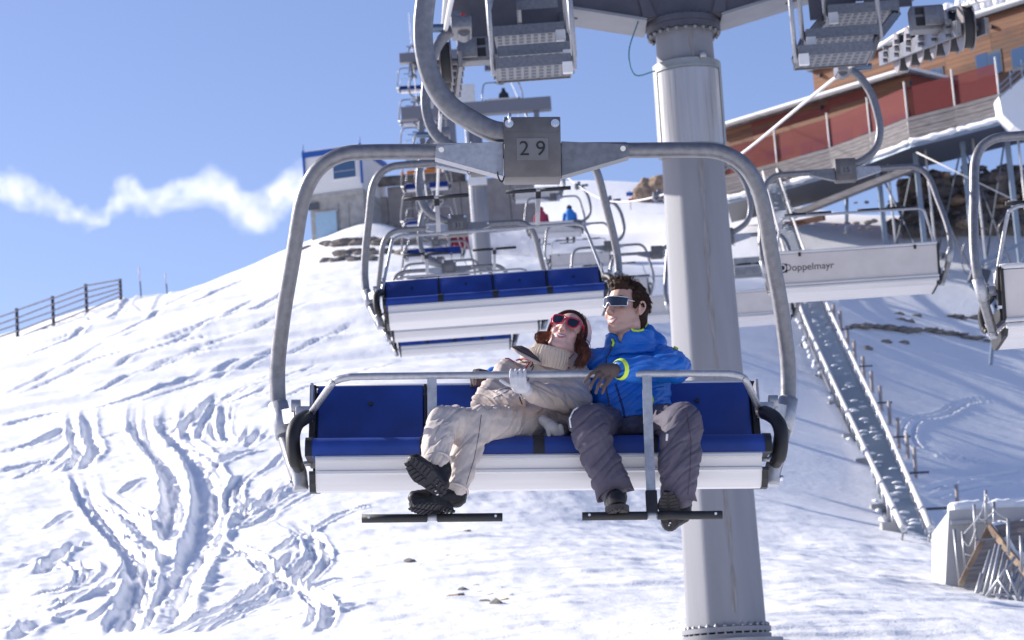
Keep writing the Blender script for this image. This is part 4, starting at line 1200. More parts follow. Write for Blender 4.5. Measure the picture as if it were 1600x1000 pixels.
for i in range(n_ - 1):
    for P in (lf, rt_):
        MB().tube([P[i], P[i] + Vector((0, 0, -.8))], .03, 6).build('baluster', M['galv_pale'], stair)
        MB().tube([P[i] + Vector((0, 0, -.75)), P[i + 1]], .022, 6).build('lattice_bar', M['galv'], stair)
tr = MB(); ns = MB()
steps = 200
for k in range(steps):
    t = k / (steps - 1) * (n_ - 1); i = min(int(t), n_ - 2); f = t - i
    a = lf[i].lerp(lf[i + 1], f); b = rt_[i].lerp(rt_[i + 1], f)
    tr.bar(a + Vector((.04, 0, -.45)), b + Vector((-.04, 0, -.45)), .20, .04)
    if rng.random() < .45:
        q = a.lerp(b, rng.uniform(.2, .8)); s_ = rng.uniform(.05, .11); ns.ell(q + Vector((0, 0, -.42)), (s_ * 1.6, s_, s_ * .6), None, 8, 5)
    if rng.random() < .6: s_ = rng.uniform(.06, .12); ns.ell(b + Vector((.12, 0, -.55 + rng.uniform(-.1, .1))), (s_ * 1.2, s_ * 1.6, s_), None, 8, 5)
    if rng.random() < .5: s_ = rng.uniform(.07, .14); ns.ell(a + Vector((-.16, 0, -.85 + rng.uniform(-.2, .2))), (s_, s_ * 1.8, s_), None, 8, 5)
tag(tr.build('tread', M['steel_post'], stair), kind='stuff'); tag(ns.build('clinging_snow', M['snow_lump'], stair), kind='stuff')
for i in range(2, n_ - 1, 3):
    a = lf[i]; gz = ground_z(a.x + so.x, a.y + so.y) - so.z
    MB().tube([a + Vector((0, 0, -.7)), Vector((a.x - .1, a.y, gz - .4))], .07, 8).build('support_post', M['dark_steel'], stair)
    MB().box(Vector((a.x - .1, a.y, gz + .05)), (.5, .4, .3)).build('footing', M['concrete'], stair)
    MB().tube([rt_[i] + Vector((0, 0, -.7)), rt_[i] + Vector((.9, 0, -.72))], .035, 6).build('cross_bracket', M['dark_steel'], stair)
tag(stair, 'long snow-covered metal staircase climbing the slope to the restaurant', 'staircase')
for k, (x, y0, y1) in enumerate(((1293, 508, 488), (1304, 508, 476), (1314, 516, 486), (1325, 541, 509), (1336, 563, 532), (1350, 592, 557), (1363, 614, 580), (1377, 642, 603), (1391, 664, 627), (1405, 702, 653), (1419, 717, 678), (1431, 747, 699), (1496, 790, 757))):
    b = ground_hit(x, y0); t = px(x - (y0 - y1) * .06, y1, b.y)
    o = MB().tube([Vector((0, 0, -.4)), t - b], .07 * b.y / 90, 8).build('wooden_post', M['fence_wood']); o.location = b
    tag(o, 'bare wooden post, number %s from the top of the row beside the staircase' % (['one', 'two', 'three', 'four', 'five', 'six', 'seven', 'eight', 'nine', 'ten', 'eleven', 'twelve', 'thirteen'][k]) if k < 12 else 'slanting lone wooden post behind the concrete block', 'post', 'posts beside the staircase')
# steel hoops and frame beside the rightmost chair
hp = empty('snow_gun_frame', Matrix.Translation(px(1540, 440, 100))); h0 = hp.location.copy()
for a, b in (((1515, 420), (1600, 378)), ((1512, 442), (1572, 402)), ((1516, 445), (1548, 470)), ((1530, 432), (1556, 482)), ((1560, 400), (1556, 482)), ((1548, 470), (1590, 440)), ((1556, 482), (1548, 570)), ((1560, 470), (1604, 400))):
    MB().bar(px(*a, 100) - h0, px(*b, 100) - h0, .14, .14).build('frame_bar', M['steel_post'], hp)
MB().box(px(1530, 432, 100) - h0, (.8, .5, .7), Matrix.Rotation(.4, 3, 'Y'), bev=.05).build('motor_box', M['dark_steel'], hp)
for x, y, r in ((1527, 402, 34), (1540, 385, 30), (1578, 365, 26)):
    c = px(x, y, 100.5) - h0; rr_ = r * 100 / FPX
    MB().tube([c + Vector((math.cos(a) * rr_ * .75, .2 * math.sin(2 * a), math.sin(a) * rr_)) for a in np.linspace(1.2, 5.6, 26)], .022, 6).build('hose_loop', M['galv'], hp)
tag(hp, 'blue grey steel frame with hose loops behind the rightmost chair', 'snow gun')
# rocks and scrub of the shaded bank
band = tag(empty('rock_band', Matrix.Translation(px(1450, 525, 110))), 'bare band of dark rocks crossing the shaded bank at right', 'rock band')
stones('bank_rock', (1330, 512), (1440, 522), 112, 9, .25, .55, 'dark rock of the bare band across the shaded bank', M['stone'], '', flat=.35, parent=band)
stones('bank_rock', (1440, 518), (1598, 540), 109, 14, .25, .5, 'dark rock of the bare band across the shaded bank', M['stone'], '', flat=.3, parent=band)
stones('bank_rock', (1480, 496), (1560, 504), 114, 7, .2, .45, 'dark rock of the bare band across the shaded bank', M['stone'], '', flat=.3, parent=band)
for k, (x, y) in enumerate(((1405, 491), (1432, 494), (1408, 500), (1420, 503), (1355, 545), (1385, 535), (1412, 536))):
    b = ground_hit(x, y); o = link('bank_rock', rock_mesh('bank_rock', .3, .2, .14, 300 + k, M['stone']), band); o.location = b - band.location
gx_ = px(1168, 418, 120); o = MB().box((0, 0, 0), (1.5, 1.0, .9), bev=.06).build('concrete_plinth', M['concrete']); o.location = gx_; tag(o, 'grey concrete plinth right of the near pole behind chair 29 frame', 'plinth')
# stones in the foreground snow
for k, (x, y, s_) in enumerate(((712, 939, .14), (724, 927, .11), (744, 921, .12), (752, 930, .10), (760, 946, .12), (776, 952, .16), (790, 944, .12), (784, 926, .10), (800, 938, .11), (742, 944, .09), (768, 935, .1), (812, 945, .08), (730, 833, .09), (640, 877, .08), (668, 905, .07), (650, 926, .06), (700, 870, .05), (945, 926, .07), (1002, 940, .06))):
    b = ground_hit(x, y); o = link('stone', rock_mesh('stone', s_ * 1.1, s_ * .8, s_ * .6, 400 + k, M['tan_rock'] if k % 3 == 0 else M['stone'])); o.location = b; tag(o, 'small stone showing through the foreground snow', 'stone', 'stones in the foreground snow')

# ---------------------------------------------------------------- concrete wing wall, timber gable and tube frame, lower right
cb_ = empty('concrete_wing_wall', Matrix.Translation(px(1500, 930, 33))); c0 = cb_.location.copy()
Pf = [px(1483, 797, 33), px(1467, 942, 33), px(1730, 1010, 33), px(1730, 786, 33)]
Pb = [px(1456, 834, 35.2), px(1446, 905, 35.2), px(1730, 960, 35.6), px(1730, 800, 35.6)]
V = [p - c0 for p in Pf + Pb]
V[1] = V[1] + Vector((0, 0, -.5)); V[2] = V[2] + Vector((0, 0, -.5)); V[5] = V[5] + Vector((0, 0, -.8)); V[6] = V[6] + Vector((0, 0, -.8))
MB().add(V, [(0, 1, 2, 3), (4, 7, 6, 5), (0, 4, 5, 1), (0, 3, 7, 4), (3, 2, 6, 7), (1, 5, 6, 2)]).build('wall_body', M['concrete_pale'] if 'concrete_pale' in M else M['concrete'], cb_)
sn = MB(); lumpy(sn, [px(1486, 797, 33.5) - c0, px(1540, 793, 33.7) - c0, px(1600, 791, 33.8) - c0, px(1700, 788, 34) - c0], .10, 5); sn.build('snow_cap', M['snow_lump'], cb_)
MB().bar(px(1486, 817, 32.96) - c0, px(1552, 813, 32.96) - c0, .04, .05).build('wall_rail', M['galv_pale'], cb_)
tag(cb_, 'pale concrete wing wall with sloping lit end, lower right corner', 'concrete wall', kind='thing')
gb = empty('timber_gable', Matrix.Translation(px(1545, 915, 32.30))); g0_ = gb.location.copy()
R0 = px(1545, 826, 32.50) - g0_; Lft = px(1501, 914, 32.50) - g0_; Rgt = px(1608, 905, 32.00) - g0_
ext = Vector((1.05, -.4, .1))
for k in range(4):
    t0, t1 = k / 4, (k + 1) / 4 - .015
    a, b = R0.lerp(Lft, t0), R0.lerp(Lft, t1)
    MB().prism([a, b, b + ext, a + ext], (0, 0, -.02), (0, 0, .025)).build('roof_board', M['wood_grey'], gb)
    a, b = R0.lerp(Rgt, t0), R0.lerp(Rgt, t1)
    MB().prism([a, b, b + Vector((.9, .8, .1)), a + Vector((.9, .8, .1))], (0, 0, .03), (0, 0, .06)).build('roof_board', M['wood_grey'], gb)
MB().bar(R0, Lft, .04, .08).build('barge_board', M['tan_rock'], gb); MB().bar(R0 + Vector((0, -.02, .03)), Rgt + Vector((0, -.02, .03)), .04, .09).build('barge_board', M['tan_rock'], gb)
bm = bmesh.new(); bmesh.ops.create_grid(bm, x_segments=14, y_segments=10, size=.5)
for v in bm.verts:
    u2, v2 = v.co.x + .5, v.co.y + .5
    q = R0.lerp(Rgt, u2 * .96 + .02) + Vector((.9, .8, .1)) * v2
    ed = min(u2, 1 - u2, v2, 1 - v2) * 6
    v.co = q + Vector((0, 0, .07 + .09 * min(1, ed) + .04 * math.sin(u2 * 17 + v2 * 9)))
me_ = bpy.data.meshes.new('roof_snow'); bm.to_mesh(me_); bm.free(); me_.materials.append(M['snow_lump']); me_.polygons.foreach_set('use_smooth', np.ones(len(me_.polygons), bool)); o = link('roof_snow', me_, gb)
md = o.modifiers.new('thick', 'SOLIDIFY'); md.thickness = .05
MB().bar(px(1524, 844, 32.30) - g0_, px(1556, 842, 32.30) - g0_, .03, .03).build('tie_bar', M['galv'], gb); MB().bar(px(1512, 888, 32.30) - g0_, px(1546, 886, 32.30) - g0_, .03, .03).build('tie_bar', M['galv'], gb)
tag(gb, 'small snow-topped timber gable roof leaning against the concrete wall', 'timber roof')
tf = empty('tube_frame', Matrix.Translation(px(1560, 965, 31.60))); t0_ = tf.location.copy()
for (a, b, c, d, D) in ((1557, 850, 1530, 958, 31.70), (1563, 851, 1538, 964, 31.60), (1576, 875, 1552, 970, 31.50), (1592, 894, 1562, 970, 31.50), (1598, 902, 1581, 976, 31.40), (1534, 895, 1519, 948, 31.80), (1540, 766, 1541, 818, 32.60), (1522, 788, 1525, 844, 32.60), (1553, 784, 1554, 839, 32.60), (1575, 810, 1576, 868, 32.00), (1595, 837, 1597, 894, 31.80),
                       (1491, 827, 1500, 916, 32.90), (1504, 830, 1509, 890, 32.90), (1541, 932, 1586, 870, 31.50), (1574, 890, 1596, 950, 31.40), (1590, 974, 1600, 974, 31.30), (1545, 955, 1590, 885, 31.55), (1548, 860, 1520, 950, 31.9), (1570, 862, 1546, 966, 31.7), (1585, 885, 1571, 972, 31.5), (1560, 905, 1598, 960, 31.45), (1530, 930, 1575, 935, 31.7), (1600, 920, 1590, 980, 31.4), (1556, 930, 1596, 925, 31.5)):
    MB().tube([px(a, b, D) - t0_, px(c, d, D) - t0_], .022, 8).build('tube', M['galv_pale'], tf)
for (a, b, c, d, e, f) in ((1541, 775, 1530, 806, 1506, 834), (1541, 772, 1556, 800, 1575, 812), (1553, 800, 1536, 812, 1526, 806), (1525, 826, 1515, 852, 1506, 846), (1525, 838, 1522, 866, 1508, 866)):
    MB().tube(spline([px(a, b, 32.55) - t0_, px(c, d, 32.55) - t0_, px(e, f, 32.55) - t0_], 8), .009, 6).build('hanging_rope', M['white_pole'], tf)
tag(tf, 'jumble of pale metal tubes propped against the timber gable', 'tube frame')

# ---------------------------------------------------------------- drifting plume of blown snow and steam behind the ridge
PD = 250.0
pl0 = px(-60, 400, PD); pl1 = px(500, 230, PD)
x0p, x1p = -60, 500
cen = Vector(((px(220, 310, PD)).x, PD, px(220, 310, PD).z))
sx = 560 * PD / FPX / 2 * 1.02; sz = 115 * PD / FPX; sy = 5.0
bx_ = MB().box((0, 0, 0), (sx * 2, sy * 2, sz * 2)).build('steam_plume', None); bx_.location = cen; bx_.rotation_euler = (0, rad(-4.2), 0)
tag(bx_, 'thin white plume of steam drifting behind the left ridge', None, None, 'stuff')
m = bpy.data.materials.new('steam'); m.use_nodes = True; nt = m.node_tree; nt.nodes.clear()
N = nt.nodes.new; Lk = nt.links.new
out = N('ShaderNodeOutputMaterial'); vol = N('ShaderNodeVolumePrincipled'); Lk(vol.outputs['Volume'], out.inputs['Volume'])
vol.inputs['Color'].default_value = (1, 1, 1, 1); vol.inputs['Anisotropy'].default_value = .3
tc = N('ShaderNodeTexCoord')
nz = N('ShaderNodeTexNoise'); nz.inputs['Scale'].default_value = .36; nz.inputs['Detail'].default_value = 5; nz.inputs['Roughness'].default_value = .55; Lk(tc.outputs['Object'], nz.inputs['Vector'])
wv = N('ShaderNodeVectorMath'); wv.operation = 'MULTIPLY_ADD'; wv.inputs[1].default_value = (3.4, 3.4, 3.4); wv.inputs[2].default_value = (-1.7, -1.7, -1.7); Lk(nz.outputs['Color'], wv.inputs[0])
ad = N('ShaderNodeVectorMath'); ad.operation = 'ADD'; Lk(tc.outputs['Object'], ad.inputs[0]); Lk(wv.outputs[0], ad.inputs[1])
sep = N('ShaderNodeSeparateXYZ'); Lk(ad.outputs[0], sep.inputs[0])
xn = N('ShaderNodeMapRange'); xn.inputs['From Min'].default_value = -sx; xn.inputs['From Max'].default_value = sx; Lk(sep.outputs['X'], xn.inputs['Value'])
prof = [(-60, 262, 26), (0, 272, 26), (30, 280, 32), (70, 302, 22), (110, 324, 21), (145, 338, 17), (175, 316, 22), (200, 297, 30), (240, 316, 24), (290, 306, 26), (340, 304, 38), (375, 336, 40), (398, 348, 33), (440, 322, 36), (500, 300, 38)]
def fcurve(vals):
    c = N('ShaderNodeFloatCurve'); Lk(xn.outputs[0], c.inputs['Value'])
    cv = c.mapping.curves[0]
    while len(cv.points) < len(vals): cv.points.new(.5, .5)
    for p, (a, b) in zip(cv.points, vals): p.location = (a, b)
    c.mapping.update(); return c
nx = lambda x: (x - x0p) / 560.0
cz = fcurve([(nx(a), .5 - ((b + (a - 220) * .073) - 310) / 230.0) for a, b, r in prof])
cr_ = fcurve([(nx(a), r * 1.08 / 60.0) for a, b, r in prof])
def math_(op, a, b=None):
    n = N('ShaderNodeMath'); n.operation = op
    for i, v in enumerate((a, b)):
        if v is None: continue
        if isinstance(v, (int, float)): n.inputs[i].default_value = v
        else: Lk(v, n.inputs[i])
    return n.outputs[0]
zc_ = math_('MULTIPLY', math_('SUBTRACT', cz.outputs[0], .5), sz * 2)
dzv = math_('SUBTRACT', sep.outputs['Z'], zc_)
rad_ = math_('MULTIPLY', cr_.outputs[0], 60 * PD / FPX)
dist = math_('DIVIDE', math_('SQRT', math_('ADD', math_('MULTIPLY', dzv, dzv), math_('MULTIPLY', math_('MULTIPLY', sep.outputs['Y'], sep.outputs['Y']), .5))), rad_)
dn = math_('MAXIMUM', math_('SUBTRACT', 1.0, dist), 0.0)
n3 = N('ShaderNodeTexNoise'); n3.inputs['Scale'].default_value = .55; n3.inputs['Detail'].default_value = 4; Lk(tc.outputs['Object'], n3.inputs['Vector'])
g3 = N('ShaderNodeMapRange'); g3.inputs['From Min'].default_value = .36; g3.inputs['From Max'].default_value = .66; g3.inputs['To Min'].default_value = .12; Lk(n3.outputs['Fac'], g3.inputs['Value'])
Lk(math_('MULTIPLY', math_('MULTIPLY', math_('POWER', dn, 1.1), g3.outputs[0]), .38), vol.inputs['Density'])
bx_.data.materials.append(m)
scene.cycles.volume_step_rate = 1.0
scene.cycles.volume_max_steps = 128
# ================================================================ THE TWO RIDERS
from mathutils import noise as mn
from mathutils.bvhtree import BVHTree
def P(x, y, ly=0.0): return px(x, y, 11.0 + ly)
def remesh(mb, name, m, voxel, smooth=4, parent=None, origin=None, disp=None, factor=.5):
    """union of the shapes in mb as one continuous skin"""
    me = mb.mesh(name)
    ob = bpy.data.objects.new(name, me); COL.objects.link(ob)
    md = ob.modifiers.new('r', 'REMESH'); md.mode = 'VOXEL'; md.voxel_size = voxel; md.adaptivity = 0
    if smooth:
        ms = ob.modifiers.new('s', 'SMOOTH'); ms.iterations = smooth; ms.factor = factor
    dg = bpy.context.evaluated_depsgraph_get(); dg.update()
    out = bpy.data.meshes.new_from_object(ob.evaluated_get(dg))
    bpy.data.objects.remove(ob); bpy.data.meshes.remove(me)
    n = len(out.vertices)
    if disp:
        co = np.empty(n * 3); out.vertices.foreach_get('co', co); co = co.reshape(-1, 3)
        nr = np.empty(n * 3); out.vertices.foreach_get('normal', nr); nr = nr.reshape(-1, 3)
        d = np.array([disp(Vector(c), Vector(q)) for c, q in zip(co, nr)])
        co = co + nr * d[:, None]
        out.vertices.foreach_set('co', co.ravel())
    if origin is not None: out.transform(Matrix.Translation(-origin))
    out.polygons.foreach_set('use_smooth', np.ones(len(out.polygons), bool))
    out.materials.clear()
    if m is not None: out.materials.append(m)
    out.update(); out.name = name
    o = bpy.data.objects.new(name, out); COL.objects.link(o)
    if parent is not None: o.parent = parent
    elif origin is not None: o.location = origin
    return o
def ridge(p, s): 
    v = mn.noise(Vector((p.x * s[0], p.y * s[1], p.z * s[2])))
    return 1 - 2 * abs(v)
def folds(amp, s1, s2=None, seed=0.0, rot=None):
    off = Vector((seed * 3.7, seed * 1.9, seed * 5.3))
    def f(p, n):
        q = (rot @ p if rot is not None else p) + off
        w_ = q + Vector((mn.noise(q * 5), mn.noise(q * 5 + Vector((4, 2, 1))), mn.noise(q * 5 + Vector((9, 9, 9))))) * .03
        a = ridge(w_, s1)
        b = mn.noise(Vector((w_.x * s1[0] * .55 + 3, w_.y * s1[1] * .55 + 1, w_.z * s1[2] * 1.25 + 7)))
        c = mn.noise(Vector((w_.x * s1[0] * 1.3 + 11, w_.y * s1[1] * 1.3 + 4, w_.z * s1[2] * 2.6 + 2)))
        return amp * ((a - .55) * .8 - .55 * math.exp(-(b / .09) ** 2) - .22 * math.exp(-(c / .12) ** 2) + .2)
    return f
class Surf:
    def __init__(self, *obs):
        bpy.context.view_layer.update()
        self.t = []
        for o in obs:
            V = [o.matrix_world @ v.co for v in o.data.vertices]; F = [tuple(p.vertices) for p in o.data.polygons]
            self.t.append(BVHTree.FromPolygons(V, F))
    def hit(self, x, y, off=.002):
        d = ray(x, y); best = None
        for t in self.t:
            h = t.ray_cast(CAM_LOC, d, 60.0)
            if h[0] is not None and (best is None or h[3] < best[3]): best = h
        if best is None: return P(x, y)
        n = best[1] if best[1].dot(d) < 0 else -best[1]
        return best[0] + n * off
    def line(self, pts, r, name, m, parent, origin, off=.002, n=6, k=6):
        out = []
        for i in range(len(pts) - 1):
            for j in range(k):
                t = j / k; out.append(self.hit(pts[i][0] + (pts[i + 1][0] - pts[i][0]) * t, pts[i][1] + (pts[i + 1][1] - pts[i][1]) * t, off))
        out.append(self.hit(*pts[-1], off))
        return MB().tube([p - origin for p in out], r, n).build(name, m, parent)
def cloth(name, col, rough=.7, bump=.002, bs=70, sheen=.0, col2=None, spec=.3, weave=0.0):
    m = mat(name, col, rough, 0, var=.07 if col2 is None else 0, vscale=18, bump=bump, bscale=bs, spec=spec, sheen=sheen, col2=col2)
    return m
M['skin'] = None
def skin_mat(name, col):
    m = bpy.data.materials.new(name); m.use_nodes = True; nt = m.node_tree; b = nt.nodes['Principled BSDF']
    at = nt.nodes.new('ShaderNodeAttribute'); at.attribute_name = 'tint'
    mx = nt.nodes.new('ShaderNodeMix'); mx.data_type = 'RGBA'; mx.inputs[6].default_value = (*col, 1); mx.inputs[7].default_value = (.42, .12, .11, 1)
    nt.links.new(at.outputs['Fac'], mx.inputs[0])
    nz = nt.nodes.new('ShaderNodeTexNoise'); nz.inputs['Scale'].default_value = 60
    m2 = nt.nodes.new('ShaderNodeMix'); m2.data_type = 'RGBA'; m2.blend_type = 'MULTIPLY'; m2.inputs[0].default_value = .18
    nt.links.new(mx.outputs[2], m2.inputs[6]); nt.links.new(nz.outputs['Color'], m2.inputs[7])
    nt.links.new(m2.outputs[2], b.inputs['Base Color'])
    b.inputs['Roughness'].default_value = .48; b.inputs['Subsurface Weight'].default_value = .12; b.inputs['Subsurface Radius'].default_value = (.012, .005, .003); b.inputs['Subsurface Scale'].default_value = 1.0
    return m
M['skin_m'] = skin_mat('skin_man', (.60, .37, .29)); M['skin_w'] = skin_mat('skin_woman', (.70, .44, .38))
M['blue_shell'] = cloth('blue_shell', (.008, .14, .55), .42, .0025, 45, spec=.5)
M['slate_trouser'] = cloth('slate_trousers', (.10, .09, .125), .75, .0015, 90)
M['beige_shell'] = cloth('beige_shell', (.47, .40, .365), .7, .002, 50)
M['beige_trouser'] = cloth('beige_trousers', (.54, .48, .445), .7, .0015, 60)
M['boot'] = cloth('black_boot', (.012, .012, .016), .5, .002, 60)
M['sole'] = mat('boot_sole', (.045, .04, .042), .8, 0, var=.3, vscale=40, bump=.003, bscale=120)
M['sole_dark'] = mat('boot_sole_black', (.016, .017, .024), .75, 0, var=.3, vscale=40, bump=.003, bscale=120)
M['glove_brown'] = cloth('brown_knit_glove', (.10, .075, .075), .9, .003, 260)
M['glove_pale'] = cloth('pale_grey_glove', (.55, .55, .58), .8, .0015, 120)
M['glove_grey'] = cloth('grey_glove', (.40, .395, .40), .85, .002, 120)
M['hair_dark'] = mat('dark_brown_hair', (.030, .014, .009), .65, 0, var=.4, vscale=60, spec=.2)
M['hair_red'] = mat('auburn_hair', (.15, .042, .016), .45, 0, var=.45, vscale=50)
M['hair_wdark'] = mat('dark_auburn_hair', (.07, .022, .014), .45, 0, var=.4, vscale=50)
M['knit_white'] = cloth('white_knit', (.74, .71, .69), .9, .004, 160)
M['knit_cream'] = cloth('cream_rib_knit', (.66, .54, .43), .9, .0015, 200)
M['hat_trim'] = cloth('dark_hat_lining', (.045, .018, .018), .9, .003, 150)
M['lens'] = mat('dark_lens', (.012, .016, .03), .06, 0, spec=.9)
M['silver'] = mat('silver_frame', (.70, .70, .72), .25, .9)
M['red_frame'] = mat('red_frame', (.50, .012, .045), .25, 0, coat=.5)
M['lime'] = mat('lime_trim', (.60, .80, .06), .6)
M['piping'] = mat('crimson_piping', (.36, .02, .07), .6)
M['dark_lining'] = cloth('dark_lining', (.075, .055, .065), .8)
M['teeth'] = mat('teeth', (.82, .79, .74), .3)
M['pocket_white'] = mat('white_tape', (.75, .74, .73), .6)

def head_prims(mb, C, R, s=1.0, smile=0.0, female=False):
    T = lambda x, y, z: C + R @ (Vector((x, y, z)) * s)
    def el(c, r): mb.ell(T(*c), tuple(k * s for k in r), R, 20, 14)
    def cp_(a, b, r0, r1): mb.cap(T(*a), T(*b), r0 * s, r1 * s)
    jw = .93 if female else 1.06
    el((0, .015, .035), (.074, .096, .088)); el((0, -.016, -.034), (.063 * jw, .070, .086))
    el((0, -.064, -.103), (.026 * jw, .018, .017)); el((0, -.042, -.086), (.046 * jw, .040, .032)); el((0, -.066, -.066), (.032, .024, .026))
    for k in (-1, 1):
        el((k * .050 * jw, -.004, -.066), (.017, .036, .028)); el((k * .035, -.060, -.030), (.024, .020, .024)); cp_((k * .052 * jw, -.012, -.072), (k * .020, -.060, -.100), .018, .015)
        el((k * .0105, -.095, -.037), (.0085, .009, .0075))
        cp_((k * .012, -.084, .026), (k * .044, -.072, .026), .010, .009)
        # ear: rim, lobe and a thin inner shell
        el((k * .074, .016, -.002), (.006, .017, .027))
        ear = [(.078, .004, -.022), (.081, .000, .004), (.083, .008, .024), (.085, .022, .029), (.086, .034, .018), (.084, .034, .000), (.080, .024, -.018), (.077, .014, -.030), (.076, .006, -.030)]
        for a, b in zip(ear[:-1], ear[1:]): cp_((k * a[0], a[1], a[2]), (k * b[0], b[1], b[2]), .0050, .0050)
    cp_((0, -.082, .018), (0, -.106, -.030), .008, .0112); el((0, -.104, -.033), (.0108, .010, .009))
    cp_((0, .016, -.06), (0, .040, -.155), .054 * (.9 if female else 1.08), .060 * (.85 if female else .78))
    return T
def tint(o, T_inv, s):
    me = o.data; a = me.attributes.new('tint', 'FLOAT', 'POINT'); vals = np.zeros(len(me.vertices))
    for i, v in enumerate(me.vertices):
        q = T_inv @ (o.matrix_world @ v.co)
        q = q / s
        if q.y < -.068:
            for k in (-1, 1):
                c = math.hypot((q.x - k * .042) / .03, (q.z + .035) / .03); vals[i] = max(vals[i], max(0, 1 - c) * .22)
            nn = math.hypot(q.x / .02, (q.z + .034) / .02); vals[i] = max(vals[i], max(0, 1 - nn) * .25)
    a.data.foreach_set('value', vals)
def face_parts(body, T, R, C, s, org, open_, wid, m_lip, brow_m, brow=True):
    bv = Surf(body).t[0]; fwd = (R @ Vector((0, 1, 0))).normalized()
    def fp(x, z, off=0.0):
        o_ = T(x, -.30, z); h = bv.ray_cast(o_, fwd, .6)
        return (h[0] if h[0] is not None else T(x, -.09, z)) - fwd * off - org
    xs = [-1, -.8, -.5, -.2, 0, .2, .5, .8, 1]
    up = [(wid * t, -.0635 + .0055 * t * t * (1.2 if open_ > .5 else .5) + (.0012 if abs(abs(t) - .2) < .05 else 0)) for t in xs]
    lw = [(wid * t * .97, -.0635 + .0055 * t * t * (1.2 if open_ > .5 else .5) - (.0035 + .0095 * open_) * (1 - t * t)) for t in xs]
    V = []; F = []
    for (a, b), (c, d) in zip(up, lw): V += [fp(a * .96, b, .0012), fp(c * .96, d, .0012)]
    for i in range(len(xs) - 1): F.append((i * 2, i * 2 + 2, i * 2 + 3, i * 2 + 1))
    MB().add(V, F, True).build('teeth', M['teeth'], body, fix=False)
    tp_ = [.0009, .0026, .0034, .0036, .0032, .0036, .0034, .0026, .0009]
    MB().tube([fp(a, b + .0018, -.0004) for a, b in up], [r * s for r in tp_], 8).build('upper_lip', m_lip, body)
    MB().tube([fp(a, b - .0026, -.0004) for a, b in lw], [r * 1.25 * s for r in tp_], 8).build('lower_lip', m_lip, body)
    for k in (-1, 1):
        MB().ell(fp(k * .0068, -.0425, -.0012), (.0034, .0026, .0022), R, 8, 6).build('nostril', M['nostril'], body)
        if brow: MB().tube([fp(k * x, z, .0003) for x, z in ((.014, .037), (.024, .041), (.036, .042), (.048, .037))], [.0018, .0026, .0024, .0008], 6).build('eyebrow', brow_m, body)
M['lip_m'] = mat('lip_man', (.46, .20, .17), .45); M['lip_w'] = mat('lip_woman', (.50, .16, .17), .35); M['nostril'] = mat('nostril_shade', (.10, .035, .03), .8)
def hand(mb, palm0, palm1, pw, fingers, thumb, r=.0105):
    a = Vector(palm0); b = Vector(palm1); mid_ = (a + b) / 2
    mb.cap(a, b, pw * .55, pw * .7)
    for f in fingers:
        for i in range(len(f) - 1): mb.cap(f[i], f[i + 1], r * (1 - .06 * i), r * (1 - .06 * (i + 1)), 10)
        mb.cap(mid_.lerp(b, .5), f[0], r * 1.25, r * 1.1, 10)
    for i in range(len(thumb) - 1): mb.cap(thumb[i], thumb[i + 1], r * 1.15, r * 1.05, 10)
def boot(name, heel, toe, nrm, ankle, shaft, origin, parent, msole, w=.048, shaft_r=.055, snow=True):
    heel = Vector(heel); toe = Vector(toe)
    f = (toe - heel).normalized(); nrm = Vector(nrm); nrm = (nrm - f * nrm.dot(f)).normalized(); s = f.cross(nrm); L = (toe - heel).length
    up = -nrm
    mb = MB()
    A = lambda t, a, h: heel + f * (L * t) + s * a + up * h - origin * 0
    mb.cap(A(.10, 0, .045), A(.45, 0, .048), w * .92, w * .9); mb.cap(A(.45, 0, .045), A(.86, 0, .036), w * .95, w * .80); mb.cap(A(.78, 0, .034), A(.9, 0, .030), w * .85, w * .62)
    mb.cap(A(.14, 0, .06), Vector(ankle), w * .95, shaft_r); mb.cap(A(.4, 0, .06), Vector(ankle), w * .8, shaft_r * .95); mb.cap(Vector(ankle), Vector(shaft), shaft_r, shaft_r * .98)
    up_o = remesh(mb, name, M['boot'], .007, 3, parent, origin, folds(.003, (30, 30, 30)))
    # sole plate with lugs
    out = []
    for k in range(28):
        a = 2 * math.pi * k / 28; t = .5 + .56 * math.cos(a); ww = w * (1.02 - .16 * math.cos(a) * -1 * 0 + (.10 if t > .55 else -.06) - .18 * max(0, .5 - abs(t - .38) * 3))
        out.append(A(t, math.sin(a) * ww, 0))
    sp = MB().prism([p - origin for p in out], nrm * -.012, nrm * .012).build('boot_sole', msole, up_o)
    for k in range(11):
        t = -.02 + k * .104
        ww = w * (.86 if t < .35 else 1.02) * math.sqrt(max(.08, 1 - ((t - .5) / .6) ** 2))
        if .36 < t < .46: continue
        for e in (-1, 1):
            MB().bar(A(t, e * .006, 0) + nrm * .0145 - origin, A(t + .03, e * ww * .93, 0) + nrm * .0145 - origin, .013, .007, up=nrm).build('sole_lug', msole, sp)
    if snow:
        sn = MB()
        for k in range(3): sn.ell(A(.06 + .07 * k, random.uniform(-.025, .025), 0) + nrm * .013 - origin, (.007, .003, .004), None, 8, 5)
        sn.build('packed_snow', M['snow_lump'], sp)
    return up_o

